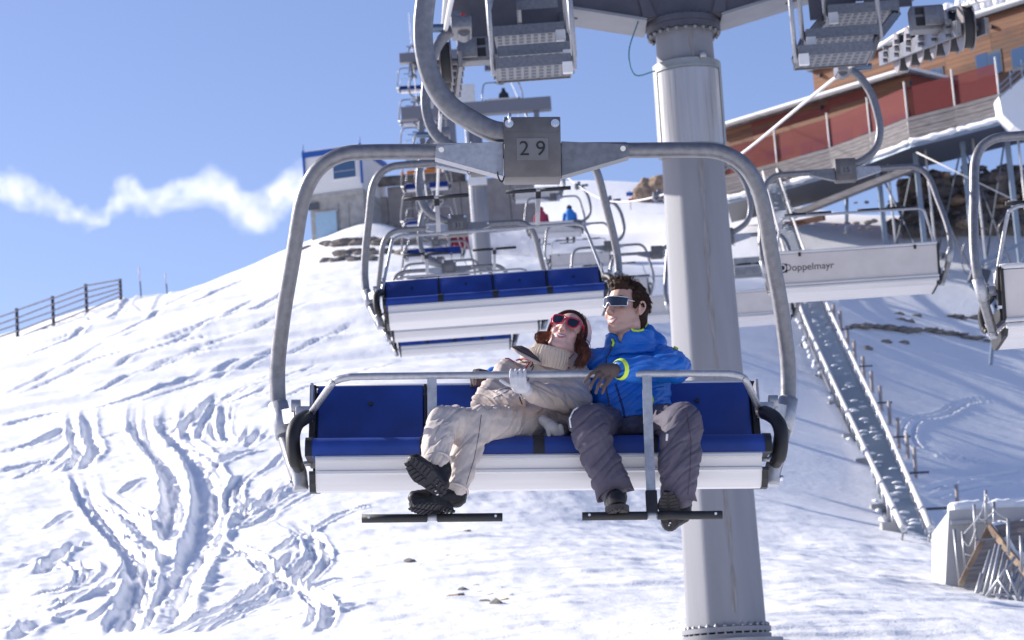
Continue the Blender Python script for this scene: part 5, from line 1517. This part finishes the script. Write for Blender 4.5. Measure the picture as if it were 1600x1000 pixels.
# ================================================================ MAN
mo = P(985, 668, .02)
hm = P(977, 484, .02)
Rm = Matrix.Rotation(rad(2), 3, 'Y') @ Matrix.Rotation(rad(-44), 3, 'Z') @ Matrix.Rotation(rad(-7), 3, 'X')
sm = 1.07
mb = MB()
Tm = head_prims(mb, hm, Rm, sm, 1.0)
mb.cap(Tm(0, .03, -.12), P(985, 560, .13), .062, .05)
mb.loft([(P(986, 650, .02), (.15, 0, 0), (0, .11, 0)), (P(985, 600, .06), (.16, 0, 0), (0, .11, 0)), (P(987, 570, .10), (.14, 0, 0), (0, .07, 0)), (P(986, 556, .12), (.07, 0, 0), (0, .045, 0))])
for a, b, r0, r1 in ((P(1035, 562, .08), P(1054, 576, -.24), .05, .045), (P(1054, 576, -.24), P(975, 579, -.50), .042, .03), (P(938, 565, .10), P(858, 578, .27), .05, .045), (P(858, 578, .27), P(768, 590, .25), .04, .03),
                     (P(955, 662, .0), P(920, 664, -.44), .075, .06), (P(920, 664, -.44), P(957, 765, -.48), .05, .04), (P(1018, 662, .0), P(1067, 660, -.44), .075, .06), (P(1067, 660, -.44), P(1060, 775, -.48), .05, .04)):
    mb.cap(a, b, r0, r1)
man = remesh(mb, 'person', M['skin_m'], .0042, 7, None, mo)
bpy.context.view_layer.update()
TIm = (Matrix.Translation(hm) @ Rm.to_4x4()).inverted()
tint(man, TIm, sm)
tag(man, 'man in a blue jacket and slate trousers with wraparound sunglasses, arm on the bar', 'person')
# jacket
mb = MB()
mb.loft([(P(990, 656, .0), (.185, 0, 0), (0, .135, 0)), (P(987, 632, .02), (.188, 0, 0), (0, .142, 0)), (P(985, 598, .06), (.195, 0, 0), (0, .145, 0)), (P(986, 568, .09), (.195, 0, 0), (0, .12, 0)), (P(988, 552, .10), (.168, 0, 0), (0, .10, 0)), (P(984, 538, .085), (.115, 0, 0), (0, .10, 0)), (P(980, 528, .07), (.085, 0, 0), (0, .085, 0))])
for a, b, r0, r1 in ((P(1032, 562, .09), P(1056, 574, -.17), .075, .07), (P(1056, 574, -.17), P(1052, 577, -.28), .068, .066), (P(1052, 577, -.28), P(976, 577, -.51), .066, .052), (P(940, 566, .10), P(860, 580, .28), .074, .066), (P(860, 580, .28), P(770, 590, .26), .062, .05)):
    mb.cap(a, b, r0, r1)
jk = remesh(mb, 'jacket', M['blue_shell'], .0052, 4, man, mo, folds(.0125, (6, 6, 19), None, 1.3, Matrix.Rotation(.35, 3, 'Y')))
# stand-up collar and hood
mb = MB()
def collar(C, R, s, rows, thick, n=40, gap=.5):
    V = []; F = []
    m_ = len(rows)
    for (dx, dy, z, rx, ry, fl) in rows:
        for k in range(n + 1):
            a = -math.pi / 2 + gap * fl + (2 * math.pi - 2 * gap * fl) * k / n
            for t in (0, thick):
                V.append(C + R @ Vector((dx + math.cos(a) * (rx + t), dy + math.sin(a) * (ry + t), z)))
    W = (n + 1) * 2
    for i in range(m_ - 1):
        for k in range(n):
            a = i * W + k * 2; b = a + W
            F += [(a + 1, a + 3, b + 3, b + 1), (a, b, b + 2, a + 2)]
        F += [(i * W, i * W + 1, (i + 1) * W + 1, (i + 1) * W), (i * W + n * 2, (i + 1) * W + n * 2, (i + 1) * W + n * 2 + 1, i * W + n * 2 + 1)]
    for k in range(n):
        a = (m_ - 1) * W + k * 2; F.append((a, a + 1, a + 3, a + 2)); a = k * 2; F.append((a, a + 2, a + 3, a + 1))
    return V, F
Rc = Matrix.Rotation(rad(-28), 3, 'Z')
Cc = P(986, 548, .08)
V, F = collar(Cc, Rc, 1, [(0, 0, -.03, .120, .105, .02), (0, .0, .02, .105, .098, .06), (0, -.002, .055, .096, .095, .28), (0, .004, .085, .096, .095, .6)], .018)
mb.add(V, F, True)
mb.cap(P(1003, 533, .13), P(1024, 540, .10), .055, .05); mb.cap(P(1010, 517, .14), P(1026, 538, .12), .036, .05)
hood = remesh(mb, 'hood', M['blue_shell'], .006, 2, man, mo, folds(.006, (10, 10, 20), (24, 24, 40), 2.2))
sf = Surf(jk, hood)
sf.line([(986, 513), (990, 517), (997, 518), (1004, 515), (1011, 506)], .0055, 'hood_trim', M['lime'], man, mo, .003)
sf.line([(957, 530), (955, 545), (948, 560), (945, 585), (948, 610), (955, 645)], .0035, 'front_zip', M['dark_lining'], man, mo, .001)
sf.line([(958, 530), (960, 536), (958, 541)], .006, 'zip_pull', M['lime'], man, mo, .006)
sf.line([(1017, 619), (1019, 626), (1016, 634)], .007, 'pocket_pull', M['lime'], man, mo, .004); sf.line([(1016, 634), (1015, 640)], .004, 'pocket_zip_end', M['dark_lining'], man, mo, .004)
navy = mat('navy_panel', (.006, .03, .14), .6)
sf.line([(962, 600), (968, 620), (974, 640), (976, 652)], .0065, 'side_panel', navy, man, mo, -.003, k=12)
sf.line([(1052, 543), (1058, 546)], .009, 'shoulder_tab', M['lime'], man, mo, .001)
cw0 = P(972, 577, -.605)
dv = (P(976, 577, -.51) - P(1052, 577, -.28)).normalized()
def ring_(c, d, r, rr, nm, m, par, org):
    u_ = d.cross(Vector((0, 0, 1))).normalized(); v_ = d.cross(u_)
    pts = [c + u_ * (math.cos(a) * r) + v_ * (math.sin(a) * r) - org for a in np.linspace(0, 2 * math.pi, 25)]
    return MB().tube(pts, rr, 8, caps=False).build(nm, m, par)
MB().tube([P(976, 577, -.51) + dv * .024 - mo, P(976, 577, -.51) + dv * .036 - mo, P(976, 577, -.51) + dv * .042 - mo], [.0485, .045, .040], 28, caps=False).build('cuff_trim', M['lime'], man)
# gloves
mb = MB()
K = lambda *a: P(*a)
hand(mb, K(970, 578, -.51), K(944, 580, -.575), .052,
     [[K(934, 576, -.60), K(922, 585, -.615), K(913, 597, -.60)], [K(935, 584, -.61), K(926, 597, -.615), K(922, 608, -.60)], [K(942, 588, -.605), K(935, 602, -.61), K(931, 614, -.59)], [K(950, 591, -.595), K(945, 604, -.60), K(941, 614, -.58)]],
     [K(955, 590, -.54), K(948, 600, -.535), K(940, 603, -.52)], .0088)
mb.ell(K(950, 578, -0.565), (.05, .035, .03), None)
remesh(mb, 'glove', M['glove_brown'], .0042, 2, man, mo)
mb = MB()
hand(mb, K(768, 589, .25), K(748, 587, .22), .05, [[K(742, 580, .20), K(737, 588, .16), K(738, 600, .15)], [K(745, 580, .18), K(741, 588, .14), K(742, 602, .13)], [K(749, 581, .17), K(746, 590, .13), K(746, 601, .12)], [K(754, 582, .17), K(752, 592, .14), K(751, 600, .13)]], [K(752, 592, .2), K(744, 598, .2), K(738, 602, .19)], .0108)
remesh(mb, 'glove', M['glove_brown'], .0045, 2, man, mo)
# trousers
mb = MB()
mb.ell(P(988, 664, .02), (.185, .15, .085)); mb.ell(P(988, 675, -.02), (.18, .14, .06))
for a, b, r0, r1 in ((P(952, 664, .0), P(918, 661, -.45), .098, .083), (P(918, 661, -.45), P(924, 680, -.48), .083, .082), (P(922, 676, -.475), P(938, 715, -.48), .082, .083), (P(938, 715, -.48), P(955, 756, -.49), .083, .082),
                     (P(1022, 664, .0), P(1068, 658, -.45), .098, .086), (P(1068, 658, -.45), P(1064, 690, -.48), .086, .094), (P(1064, 690, -.48), P(1060, 735, -.50), .094, .090), (P(1060, 735, -.50), P(1060, 768, -.50), .090, .078)):
    mb.cap(a, b, r0, r1)
tr_ = remesh(mb, 'trousers', M['slate_trouser'], .0055, 4, man, mo, folds(.0125, (5, 5, 13), None, 4.1, Matrix.Rotation(.6, 3, 'Y')))
st_ = Surf(tr_)
st_.line([(1072, 640), (1080, 690), (1078, 740), (1074, 780)], .0016, 'side_seam', M['dark_lining'], man, mo, .0008, k=14)
st_.line([(1043, 678), (1042, 688)], .006, 'pocket_tab', M['pocket_white'], man, mo, .003)
st_.line([(893, 668), (891, 655), (897, 642), (906, 636)], .004, 'knee_snow', M['snow_lump'], man, mo, .003)
# trouser cuffs, open and flared
for c, d_, r in ((P(958, 762, -.492), (P(957, 775, -.50) - P(940, 720, -.48)), .082), (P(1059, 775, -.50), Vector((.02, .0, -.2)), .076)):
    d_ = d_.normalized(); u_ = d_.cross(Vector((0, 1, 0))).normalized(); v_ = d_.cross(u_)
    V = []; F = []; n = 32
    for q, rr in ((-.03, r * .98), (.03, r * 1.05), (.028, r * .96), (-.02, r * .86)):
        for k in range(n):
            a = 2 * math.pi * k / n; V.append(c + d_ * (q + .010 * math.sin(2 * a + 1)) + u_ * (math.cos(a) * rr) + v_ * (math.sin(a) * rr) - mo)
    for i in range(3):
        for k in range(n): F.append((i * n + k, i * n + (k + 1) % n, (i + 1) * n + (k + 1) % n, (i + 1) * n + k))
    MB().add(V, F, True).build('trouser_cuff', M['slate_trouser'], tr_)
boot('boot', P(960, 803, -.45), P(967, 792, -.71), (0, -.35, -1), P(961, 776, -.48), P(957, 752, -.47), mo, man, M['sole'])
boot('boot', P(1047, 823, -.55), P(1044, 772, -.58), (-.10, -1, -.12), P(1062, 800, -.47), P(1062, 765, -.46), mo, man, M['sole'], w=.046)
# hair
mb = MB()
he = lambda c, r: mb.ell(Tm(*c), tuple(k * sm for k in r), Rm, 18, 12)
he((0, .012, .088), (.070, .088, .044)); he((0, .052, .030), (.079, .066, .082)); he((0, .07, -.03), (.058, .042, .06)); he((0, -.040, .104), (.058, .044, .026))
for k in (-1, 1): he((k * .070, .012, .045), (.013, .048, .045)); he((k * .0725, -.016, .022), (.008, .014, .034))
hair = remesh(mb, 'hair', M['hair_dark'], .005, 2, man, mo, lambda p, n: .004 * mn.noise(p * 70) + .003 * mn.noise(p * 160))
rngh = random.Random(5); lk = MB()
bv = Surf(hair).t[0]
for k in range(2600):
    th = rngh.uniform(0, 2 * math.pi); zz = rngh.uniform(-.35, 1.0)
    d = Vector((math.cos(th) * math.sqrt(max(0, 1 - zz * zz)), math.sin(th) * math.sqrt(max(0, 1 - zz * zz)), zz))
    o_ = Tm(0, .025, .04); h = bv.ray_cast(o_ + (Rm @ d) * .4, -(Rm @ d), .5)
    if h[0] is None: continue
    loc = (Rm.transposed() @ (h[0] - hm)) / sm
    if loc.y < -.06 and loc.z < .075: continue
    front = loc.y < -.0 and loc.z > .08
    fl = Rm @ Vector((rngh.uniform(-.4, .4), (.25 if front else .8) + rngh.uniform(-.3, .3), (1.0 if front else -.35) + rngh.uniform(-.3, .3)))
    fl = (fl - h[1] * fl.dot(h[1]) * (.35 if front else .85)).normalized() + h[1] * (.30 if front else .04)
    ln = rngh.uniform(.014, .024) * (1.1 if front else .9)
    lk.tube([h[0] - h[1] * .003 - mo, h[0] + fl * ln * .55 - mo, h[0] + fl * ln + Vector((0, 0, -.003)) - mo], [.0015, .0013, .0004], 4)
tag(lk.build('hair_strand', M['hair_dark'], hair), kind='stuff')
face_parts(man, Tm, Rm, hm, sm, mo, 1.0, .027, M['lip_m'], M['hair_dark'])
# wraparound sunglasses
def solid_strip(fn, n, th, name, m, par, org, T):
    V = []; F = []
    for i in range(n + 1):
        t = -1 + 2 * i / n
        x, y, zt_, zb_ = fn(t)
        for z in (zt_, zb_):
            for o_ in (0, th): V.append(T(x, y + o_, z) - org)
    for i in range(n):
        a = i * 4; b = a + 4
        F += [(a, b, b + 2, a + 2), (a + 1, a + 3, b + 3, b + 1), (a, a + 1, b + 1, b), (a + 2, b + 2, b + 3, a + 3)]
    F += [(0, 2, 3, 1), (n * 4, n * 4 + 1, n * 4 + 3, n * 4 + 2)]
    return MB().add(V, F, True).build(name, m, par, sharp=40)
lensf = lambda t: (.069 * t, -.108 + .046 * abs(t) ** 2.2, .034 - .004 * t * t, (-.010 if abs(t) > .22 else .008 - .018 * (abs(t) / .22) ** 2) + .008 * max(0, abs(t) - .6))
sg = solid_strip(lensf, 40, .003, 'sunglasses', M['lens'], man, mo, Tm)
ol = [lensf(-1 + 2 * i / 40) for i in range(41)]
MB().tube([Tm(x, y - .001, zt_) - mo for x, y, zt_, zb_ in ol], .0026, 6).build('glasses_frame', M['silver'], sg); MB().tube([Tm(x, y - .001, zb_) - mo for x, y, zt_, zb_ in ol], .0022, 6).build('glasses_frame', M['silver'], sg)
for k in (-1, 1):
    x, y, a_, b_2 = lensf(k)
    MB().tube([Tm(x, y, a_) - mo, Tm(x, y, b_2) - mo], .003, 6).build('glasses_frame', M['silver'], sg)
    MB().tube([Tm(x, y, .02) - mo, Tm(k * .080, -.03, .018) - mo], .0032, 6).build('temple_arm', M['silver'], sg); MB().tube([Tm(k * .080, -.03, .018) - mo, Tm(k * .084, .02, .014) - mo, Tm(k * .082, .045, -.005) - mo], .003, 6).build('temple_tip', M['hair_dark'], sg)

# ================================================================ WOMAN
wo_ = P(842, 670, .02)
Rw = Matrix.Rotation(rad(21), 3, 'Y') @ Matrix.Rotation(rad(-14), 3, 'Z') @ Matrix.Rotation(rad(-24), 3, 'X')
sw_ = 1.0
hw = P(884.5, 501, -.06) - Rw @ Vector((0, -.10, .012))
mb = MB()
Tw = head_prims(mb, hw, Rw, sw_, .5, True)
mb.cap(Tw(0, .03, -.12), P(856, 582, .09), .05, .045)
mb.loft([(P(840, 655, .02), (.15, 0, 0), (0, .11, 0)), (P(842, 610, .05), (.155, 0, 0), (0, .11, 0)), (P(848, 586, .08), (.13, 0, 0), (0, .07, 0)), (P(855, 572, .08), (.06, 0, 0), (0, .04, 0))])
for a, b, r0, r1 in ((P(792, 584, .03), P(756, 632, -.10), .045, .04), (P(756, 632, -.10), P(800, 628, -.18), .038, .03), (P(898, 584, .05), P(902, 632, -.10), .045, .04), (P(902, 632, -.10), P(830, 614, -.42), .038, .03),
                     (P(855, 668, -.02), P(742, 662, -.40), .075, .058), (P(742, 662, -.40), P(714, 762, -.56), .048, .036), (P(818, 664, -.05), P(692, 662, -.53), .07, .056), (P(692, 662, -.53), P(686, 722, -.70), .048, .036)):
    mb.cap(a, b, r0, r1)
wom = remesh(mb, 'person', M['skin_w'], .0042, 7, None, wo_)
bpy.context.view_layer.update()
tint(wom, (Matrix.Translation(hw) @ Rw.to_4x4()).inverted(), sw_)
tag(wom, 'woman in beige ski suit, white knit hat and red sunglasses, leaning back with crossed legs', 'person')
mb = MB()
mb.loft([(P(842, 668, .0), (.185, 0, 0), (0, .135, 0)), (P(840, 640, .03), (.185, 0, 0), (0, .14, 0)), (P(842, 605, .06), (.19, 0, 0), (0, .14, 0)), (P(847, 580, .07), (.178, 0, 0), (0, .12, 0)), (P(854, 566, .06), (.14, 0, 0), (0, .11, 0)), (P(859, 553, .045), (.10, 0, 0), (0, .095, 0))])
for a, b, r0, r1 in ((P(795, 582, .03), P(757, 630, -.10), .068, .062), (P(757, 630, -.10), P(806, 628, -.20), .060, .055), (P(896, 584, .04), P(902, 630, -.10), .07, .066), (P(902, 630, -.10), P(832, 612, -.43), .066, .046), (P(900, 636, -.06), P(890, 648, -.1), .05, .05)):
    mb.cap(a, b, r0, r1)
wj = remesh(mb, 'jacket', M['beige_shell'], .0052, 4, wom, wo_, folds(.0125, (6, 6, 16), None, 7.7, Matrix.Rotation(-.6, 3, 'Y')))
mb = MB()
V, F = collar(P(858, 560, .05), Matrix.Rotation(rad(-8), 3, 'Z') @ Matrix.Rotation(rad(8), 3, 'Y'), 1, [(0, 0, -.035, .125, .11, .1), (0, 0, .0, .122, .105, .5), (0, .01, .035, .128, .11, .85)], .014)
mb.add(V, F, True)
col_ = remesh(mb, 'jacket_collar', M['beige_shell'], .006, 2, wom, wo_, folds(.004, (12, 12, 20)))
A_ = [(799, 542), (810, 549), (822, 556), (834, 562), (846, 568)]; B_ = [(804, 540), (815, 540), (826, 545), (834, 553), (843, 562)]
V = []; F = []
for k, (a, b) in enumerate(zip(A_, B_)):
    for t in (0, .5, 1):
        for o_ in (0, .007): V.append(P(a[0] + (b[0] - a[0]) * t, a[1] + (b[1] - a[1]) * t, -.065 - .008 * k - .018 * math.sin(math.pi * t) + o_ + .02 * t) - wo_)
for k in range(4):
    b = k * 6; c = b + 6
    for t in (0, 1): F += [(b + 2 * t, b + 2 * t + 2, c + 2 * t + 2, c + 2 * t), (b + 2 * t + 1, c + 2 * t + 1, c + 2 * t + 3, b + 2 * t + 3)]
    F += [(b, c, c + 1, b + 1), (b + 4, b + 5, c + 5, c + 4)]
F += [(0, 1, 3, 2), (2, 3, 5, 4), (24, 26, 27, 25), (26, 28, 29, 27)]
flp = MB().add(V, F, True).build('collar_flap', M['dark_lining'], wom, sharp=60)
MB().tube([P(x, y + 1.5, -.07 - .008 * k) - wo_ for k, (x, y) in enumerate(A_)], [.003, .006, .008, .008, .006], 8).build('flap_edge', M['beige_shell'], flp)
sj = Surf(wj, col_)
sj.line([(789, 560), (795, 560), (803, 566)], .0028, 'piping', M['piping'], wom, wo_, .001)
sj.line([(806, 563), (818, 560), (830, 563), (826, 568), (821, 577)], .0036, 'piping', M['piping'], wom, wo_, .001)
sj.line([(847, 562), (853, 568), (858, 568), (868, 565), (880, 567), (890, 576)], .0030, 'piping', M['piping'], wom, wo_, .001)
sj.line([(866, 554), (878, 546), (888, 543)], .004, 'piping', M['piping'], wom, wo_, .002); sj.line([(880, 562), (890, 560), (896, 553)], .003, 'piping', M['piping'], wom, wo_, .001)
sj.line([(836, 561), (832, 570), (829, 574)], .0045, 'zip_pull', M['dark_lining'], wom, wo_, .004)
sj.line([(834, 572), (826, 590), (822, 606)], .0022, 'front_zip', M['dark_lining'], wom, wo_, .0006, k=10)
sj.line([(816, 612), (812, 622), (816, 632)], .003, 'pocket_seam', M['hat_trim'], wom, wo_, .0)
# ribbed roll-neck
ax0 = P(858, 568, .0); ax1 = P(864, 541, -.012); dd = (ax1 - ax0); V = []; F = []; n = 288
u_ = dd.normalized().cross(Vector((0, 1, 0))).normalized(); v_ = dd.normalized().cross(u_)
for i, (t, r) in enumerate(((-.2, .088), (.1, .094), (.45, .095), (.75, .091), (.95, .083), (1.0, .074), (.9, .066), (.5, .06))):
    for k in range(n):
        a = 2 * math.pi * k / n; q = r + .0024 * math.cos(a * 36); V.append(ax0 + dd * t + u_ * (math.cos(a) * q) + v_ * (math.sin(a) * q * .92) - wo_)
for i in range(7):
    for k in range(n): F.append((i * n + k, i * n + (k + 1) % n, (i + 1) * n + (k + 1) % n, (i + 1) * n + k))
MB().add(V, F, True).build('roll_neck', M['knit_cream'], wom)
# trousers
mb = MB()
mb.ell(P(842, 668, .02), (.18, .15, .085))
for a, b, r0, r1 in ((P(858, 668, -.02), P(745, 661, -.40), .094, .082), (P(745, 661, -.40), P(735, 680, -.43), .080, .076), (P(737, 675, -.42), P(724, 722, -.50), .074, .062), (P(724, 722, -.50), P(714, 762, -.56), .062, .052),
                     (P(818, 664, -.06), P(694, 660, -.54), .088, .074), (P(694, 660, -.54), P(684, 690, -.64), .074, .068), (P(684, 690, -.64), P(682, 718, -.70), .068, .060)):
    mb.cap(a, b, r0, r1)
wt = remesh(mb, 'trousers', M['beige_trouser'], .0055, 4, wom, wo_, folds(.0115, (6, 6, 15), None, 9.4, Matrix.Rotation(.9, 3, 'Y')))
sw2 = Surf(wt)
sw2.line([(752, 648), (748, 680), (740, 720), (728, 758)], .0014, 'side_seam', M['glove_brown'], wom, wo_, .0006, k=14)
ring_(P(712, 766, -.565), (P(712, 770, -.57) - P(724, 722, -.50)).normalized(), .054, .006, 'trouser_cuff', M['beige_trouser'], wom, wo_)
ring_(P(683, 721, -.705), (P(682, 722, -.71) - P(684, 690, -.64)).normalized(), .058, .006, 'trouser_cuff', M['beige_trouser'], wom, wo_)
boot('boot', P(692, 768, -.76), P(641, 721, -.84), (-.25, -1, -.30), P(688, 735, -.70), P(684, 715, -.68), wo_, wom, M['sole_dark'], w=.047, shaft_r=.05)
boot('boot', P(704, 797, -.57), P(645, 788, -.73), (-.05, -.62, -.8), P(712, 776, -.55), P(714, 756, -.53), wo_, wom, M['sole_dark'], w=.044, shaft_r=.05)
# gloves
mb = MB()
hand(mb, K(829, 612, -.44), K(813, 604, -.525), .043, [[K(800 + 7.2 * k, 601, -.552), K(798 + 7.2 * k, 590, -.562), K(798.5 + 7.2 * k, 580, -.555), K(799 + 7.2 * k, 578, -.525), K(800 + 7.2 * k, 583, -.50)] for k in range(4)], [K(806, 605, -.52), K(792, 600, -.53), K(783, 594, -.525)], .0086)
mb.ell(K(814, 604, -.528), (.043, .03, .032))
remesh(mb, 'glove', M['glove_pale'], .0042, 2, wom, wo_)
sj.line([(820, 622), (815, 624), (812, 617)], .003, 'cuff_edge', M['pocket_white'], wom, wo_, .001)
sj.line([(775, 612), (790, 604), (800, 600)], .0025, 'hem_edge', M['pocket_white'], wom, wo_, .001); sj.line([(770, 622), (786, 614), (800, 606)], .0025, 'hem_edge', M['pocket_white'], wom, wo_, .001)
# spare glove by her hip
go = K(862, 668, -.26); mb = MB()
mb.ell(K(862, 667, -.285), (.042, .03, .030), Matrix.Rotation(rad(40), 3, 'Y')); mb.cap(K(848, 656, -.27), K(858, 663, -.28), .022, .028)
for k in range(4): mb.cap(K(864 + 4 * k, 672 - 2 * k, -.292), K(869 + 3.4 * k, 683 - 2.2 * k, -.28), .0125, .011)
mb.cap(K(856, 668, -.30), K(858, 680, -.30), .012, .011)
gl = remesh(mb, 'glove', M['glove_grey'], .0046, 2, None, go); tag(gl, 'loose pale grey glove lying at her hip beside his knee', 'glove')
# knit hat, trim, hair
def hat(C, T, R, cen, r, nrm, d0, name, m, par, org):
    mb = MB(); V = []; nu, nv = 40, 26; F = []
    nrm = Vector(nrm).normalized()
    for j in range(nv + 1):
        th = math.pi * j / nv
        for i in range(nu):
            ph = 2 * math.pi * i / nu
            p = Vector((cen[0] + r[0] * math.sin(th) * math.cos(ph), cen[1] + r[1] * math.sin(th) * math.sin(ph), cen[2] + r[2] * math.cos(th)))
            e = p.dot(nrm) - d0
            if e < 0: p = p - nrm * e
            else: p = p + (p - Vector(cen)).normalized() * (.0035 * math.cos(ph * 20) + .002 * mn.noise(p * 90))
            V.append(T(*p) - org)
    for j in range(nv):
        for i in range(nu): F.append((j * nu + i, (j + 1) * nu + i, (j + 1) * nu + (i + 1) % nu, j * nu + (i + 1) % nu))
    o = MB().add(V, F, True).build(name, m, par)
    # rim
    e1 = Vector((1, 0, 0)); e2 = nrm.cross(e1); c = Vector(cen); c = c - nrm * (c.dot(nrm) - d0); pts = []
    for k in range(49):
        a = 2 * math.pi * k / 48; dv_ = e1 * math.cos(a) + e2 * math.sin(a); lo, hi = 0, .3
        for _ in range(24):
            t = (lo + hi) / 2; q = c + dv_ * t - Vector(cen)
            if (q.x / r[0]) ** 2 + (q.y / r[1]) ** 2 + (q.z / r[2]) ** 2 < 1: lo = t
            else: hi = t
        pts.append(T(*(c + dv_ * lo)) - org)
    return o, pts
hat_o, rim = hat(hw, Tw, Rw, (0, .030, .024), (.098, .114, .118), (0, .90, .43), -.010, 'knit_hat', M['knit_white'], wom, wo_)
MB().tube(rim, .0085, 8, caps=False).build('hat_lining', M['hat_trim'], hat_o)
mb = MB()
def locks(name, m, roots, tips, cnt, r, seed, spread, par, org, mid=None):
    rg = random.Random(seed); b = MB()
    for k in range(cnt):
        t = rg.random(); a = roots[0].lerp(roots[1], t); c = tips[0].lerp(tips[1], t) + Vector((rg.gauss(0, spread), rg.gauss(0, spread), rg.gauss(0, spread)))
        md_ = a.lerp(c, .5) + (mid or Vector((0, 0, 0))) + Vector((rg.gauss(0, spread * .7), rg.gauss(0, spread * .7), rg.gauss(0, spread * .7)))
        b.tube([p - org for p in spline([a, md_, c], 5)], [r * f for f in (1, 1, 1, 1, 1, .95, .9, .8, .65, .45, .15)], 6)
    return tag(b.build(name, m, par), kind='stuff')
locks('hair', M['hair_red'], (P(862, 518, -.02), P(858, 530, -.03)), (P(850, 538, -.03), P(856, 540, -.03)), 420, .0014, 1, .007, wom, wo_, Vector((-.045, -.025, .012)))
locks('hair', M['hair_wdark'], (P(902, 520, -.02), P(898, 540, -.02)), (P(912, 566, -.06), P(898, 572, -.08)), 420, .0016, 2, .008, wom, wo_, Vector((.03, -.02, .0)))
locks('hair', M['hair_red'], (P(905, 540, -.05), P(902, 548, -.05)), (P(914, 562, -.09), P(904, 576, -.1)), 160, .0015, 4, .009, wom, wo_, Vector((.03, -.02, .0)))
locks('hair', M['hair_wdark'], (Tw(.066, -.055, .085), Tw(.076, -.03, .02)), (Tw(.078, -.03, .0), Tw(.074, -.02, -.09)), 160, .0018, 3, .004, wom, wo_)
# red sunglasses
wl = None
for k in (-1, 1):
    pts = [];
    shape = [(x_ * 1.07, z_ * 1.07) for x_, z_ in [(.006, .014), (.010, .027), (.030, .031), (.054, .029), (.060, .018), (.053, -.008), (.040, -.017), (.024, -.016), (.011, -.006)]]
    ring = [Vector((k * x, -.106 + .30 * max(0, x - .02) ** 1.15, z)) for x, z in shape]
    loop = spline(ring + [ring[0]], 5)
    cx = sum((p for p in loop), Vector()) / len(loop)
    V = [Tw(*p) - wo_ for p in loop] + [Tw(*(cx + Vector((0, -.004, 0)))) - wo_]
    F = [(i, i + 1, len(loop)) for i in range(len(loop) - 1)]
    V2 = V + [v + Rw @ Vector((0, .002, 0)) for v in V]; n0 = len(V)
    F2 = F + [(c + n0, b + n0, a + n0) for a, b, c in F] + [(i, i + n0, i + 1 + n0, i + 1) for i in range(len(loop) - 1)]
    lens_o = MB().add(V2, F2, True).build('sunglasses' if wl is None else 'sunglass_lens', M['lens'], wom if wl is None else wl, sharp=40)
    if wl is None: wl = lens_o
    MB().tube([Tw(*p) - wo_ for p in loop], .0036, 8, caps=False).build('glasses_frame', M['red_frame'], wl)
    MB().tube([Tw(k * .060, -.096, .022) - wo_, Tw(k * .078, -.075, .024) - wo_, Tw(k * .080, .0, .014) - wo_], [.006, .005, .004], 8).build('temple_arm', M['red_frame'], wl)
MB().tube([Tw(-.008, -.108, .020) - wo_, Tw(0, -.111, .022) - wo_, Tw(.008, -.108, .020) - wo_], .0045, 8).build('glasses_bridge', M['red_frame'], wl)
face_parts(wom, Tw, Rw, hw, sw_, wo_, .55, .024, M['lip_w'], M['hair_wdark'], False)

# ---------------------------------------------------------------- distant riders seen from behind
def far_rider(chair, lx, jc, hc, tc_, lab, legs=True):
    Mw = chair.matrix_world; base = Mw @ Vector((lx, 0, -1.30))
    mb = MB(); Q = lambda x, y, z: Mw @ Vector((lx + x, y, z))
    mb.ell(Q(0, .0, -.44 - .1), (.10, .11, .13), None, 12, 8)
    mb.cap(Q(0, .03, -.72), Q(0, .02, -1.25), .17, .17); mb.cap(Q(-.2, .03, -.78), Q(-.24, -.15, -1.05), .07, .06); mb.cap(Q(.2, .03, -.78), Q(.24, -.15, -1.05), .07, .06)
    for s in (-1, 1): mb.cap(Q(s * .1, .0, -1.27), Q(s * .12, -.48, -1.27), .09, .08); mb.cap(Q(s * .12, -.48, -1.27), Q(s * .13, -.5, -1.68), .075, .06); mb.cap(Q(s * .13, -.48, -1.72), Q(s * .13, -.68, -1.72), .055, .05)
    o = remesh(mb, 'person', tc_, .02, 3, None, base)
    mb = MB(); mb.cap(Q(0, .035, -.72), Q(0, .025, -1.2), .185, .185); mb.cap(Q(-.2, .03, -.78), Q(-.24, -.13, -1.0), .085, .075); mb.cap(Q(.2, .03, -.78), Q(.24, -.13, -1.0), .085, .075)
    remesh(mb, 'jacket', jc, .02, 2, o, base)
    mb = MB(); mb.ell(Q(0, .015, -.49), (.115, .125, .11), None, 12, 8); remesh(mb, 'hat', hc, .015, 1, o, base)
    tag(o, lab, 'person', 'distant riders')
dk = mat('dark_outfit', (.02, .025, .04), .8); rc = mat('crimson_jacket', (.40, .03, .08), .7); bc = mat('bright_blue_jacket', (.02, .20, .60), .7)
bpy.context.view_layer.update()
far_rider(chairs_r[6], .52, rc, mat('red_hat', (.35, .03, .06), .8), dk, 'distant rider with red hat on the far chair, left of the pair')
far_rider(chairs_r[6], -.62, bc, dk, dk, 'distant rider in bright blue jacket on the far chair, right of the pair')
far_rider(chairs_r[9], -.1, dk, dk, dk, 'lone distant rider in dark clothes on the farthest chair')
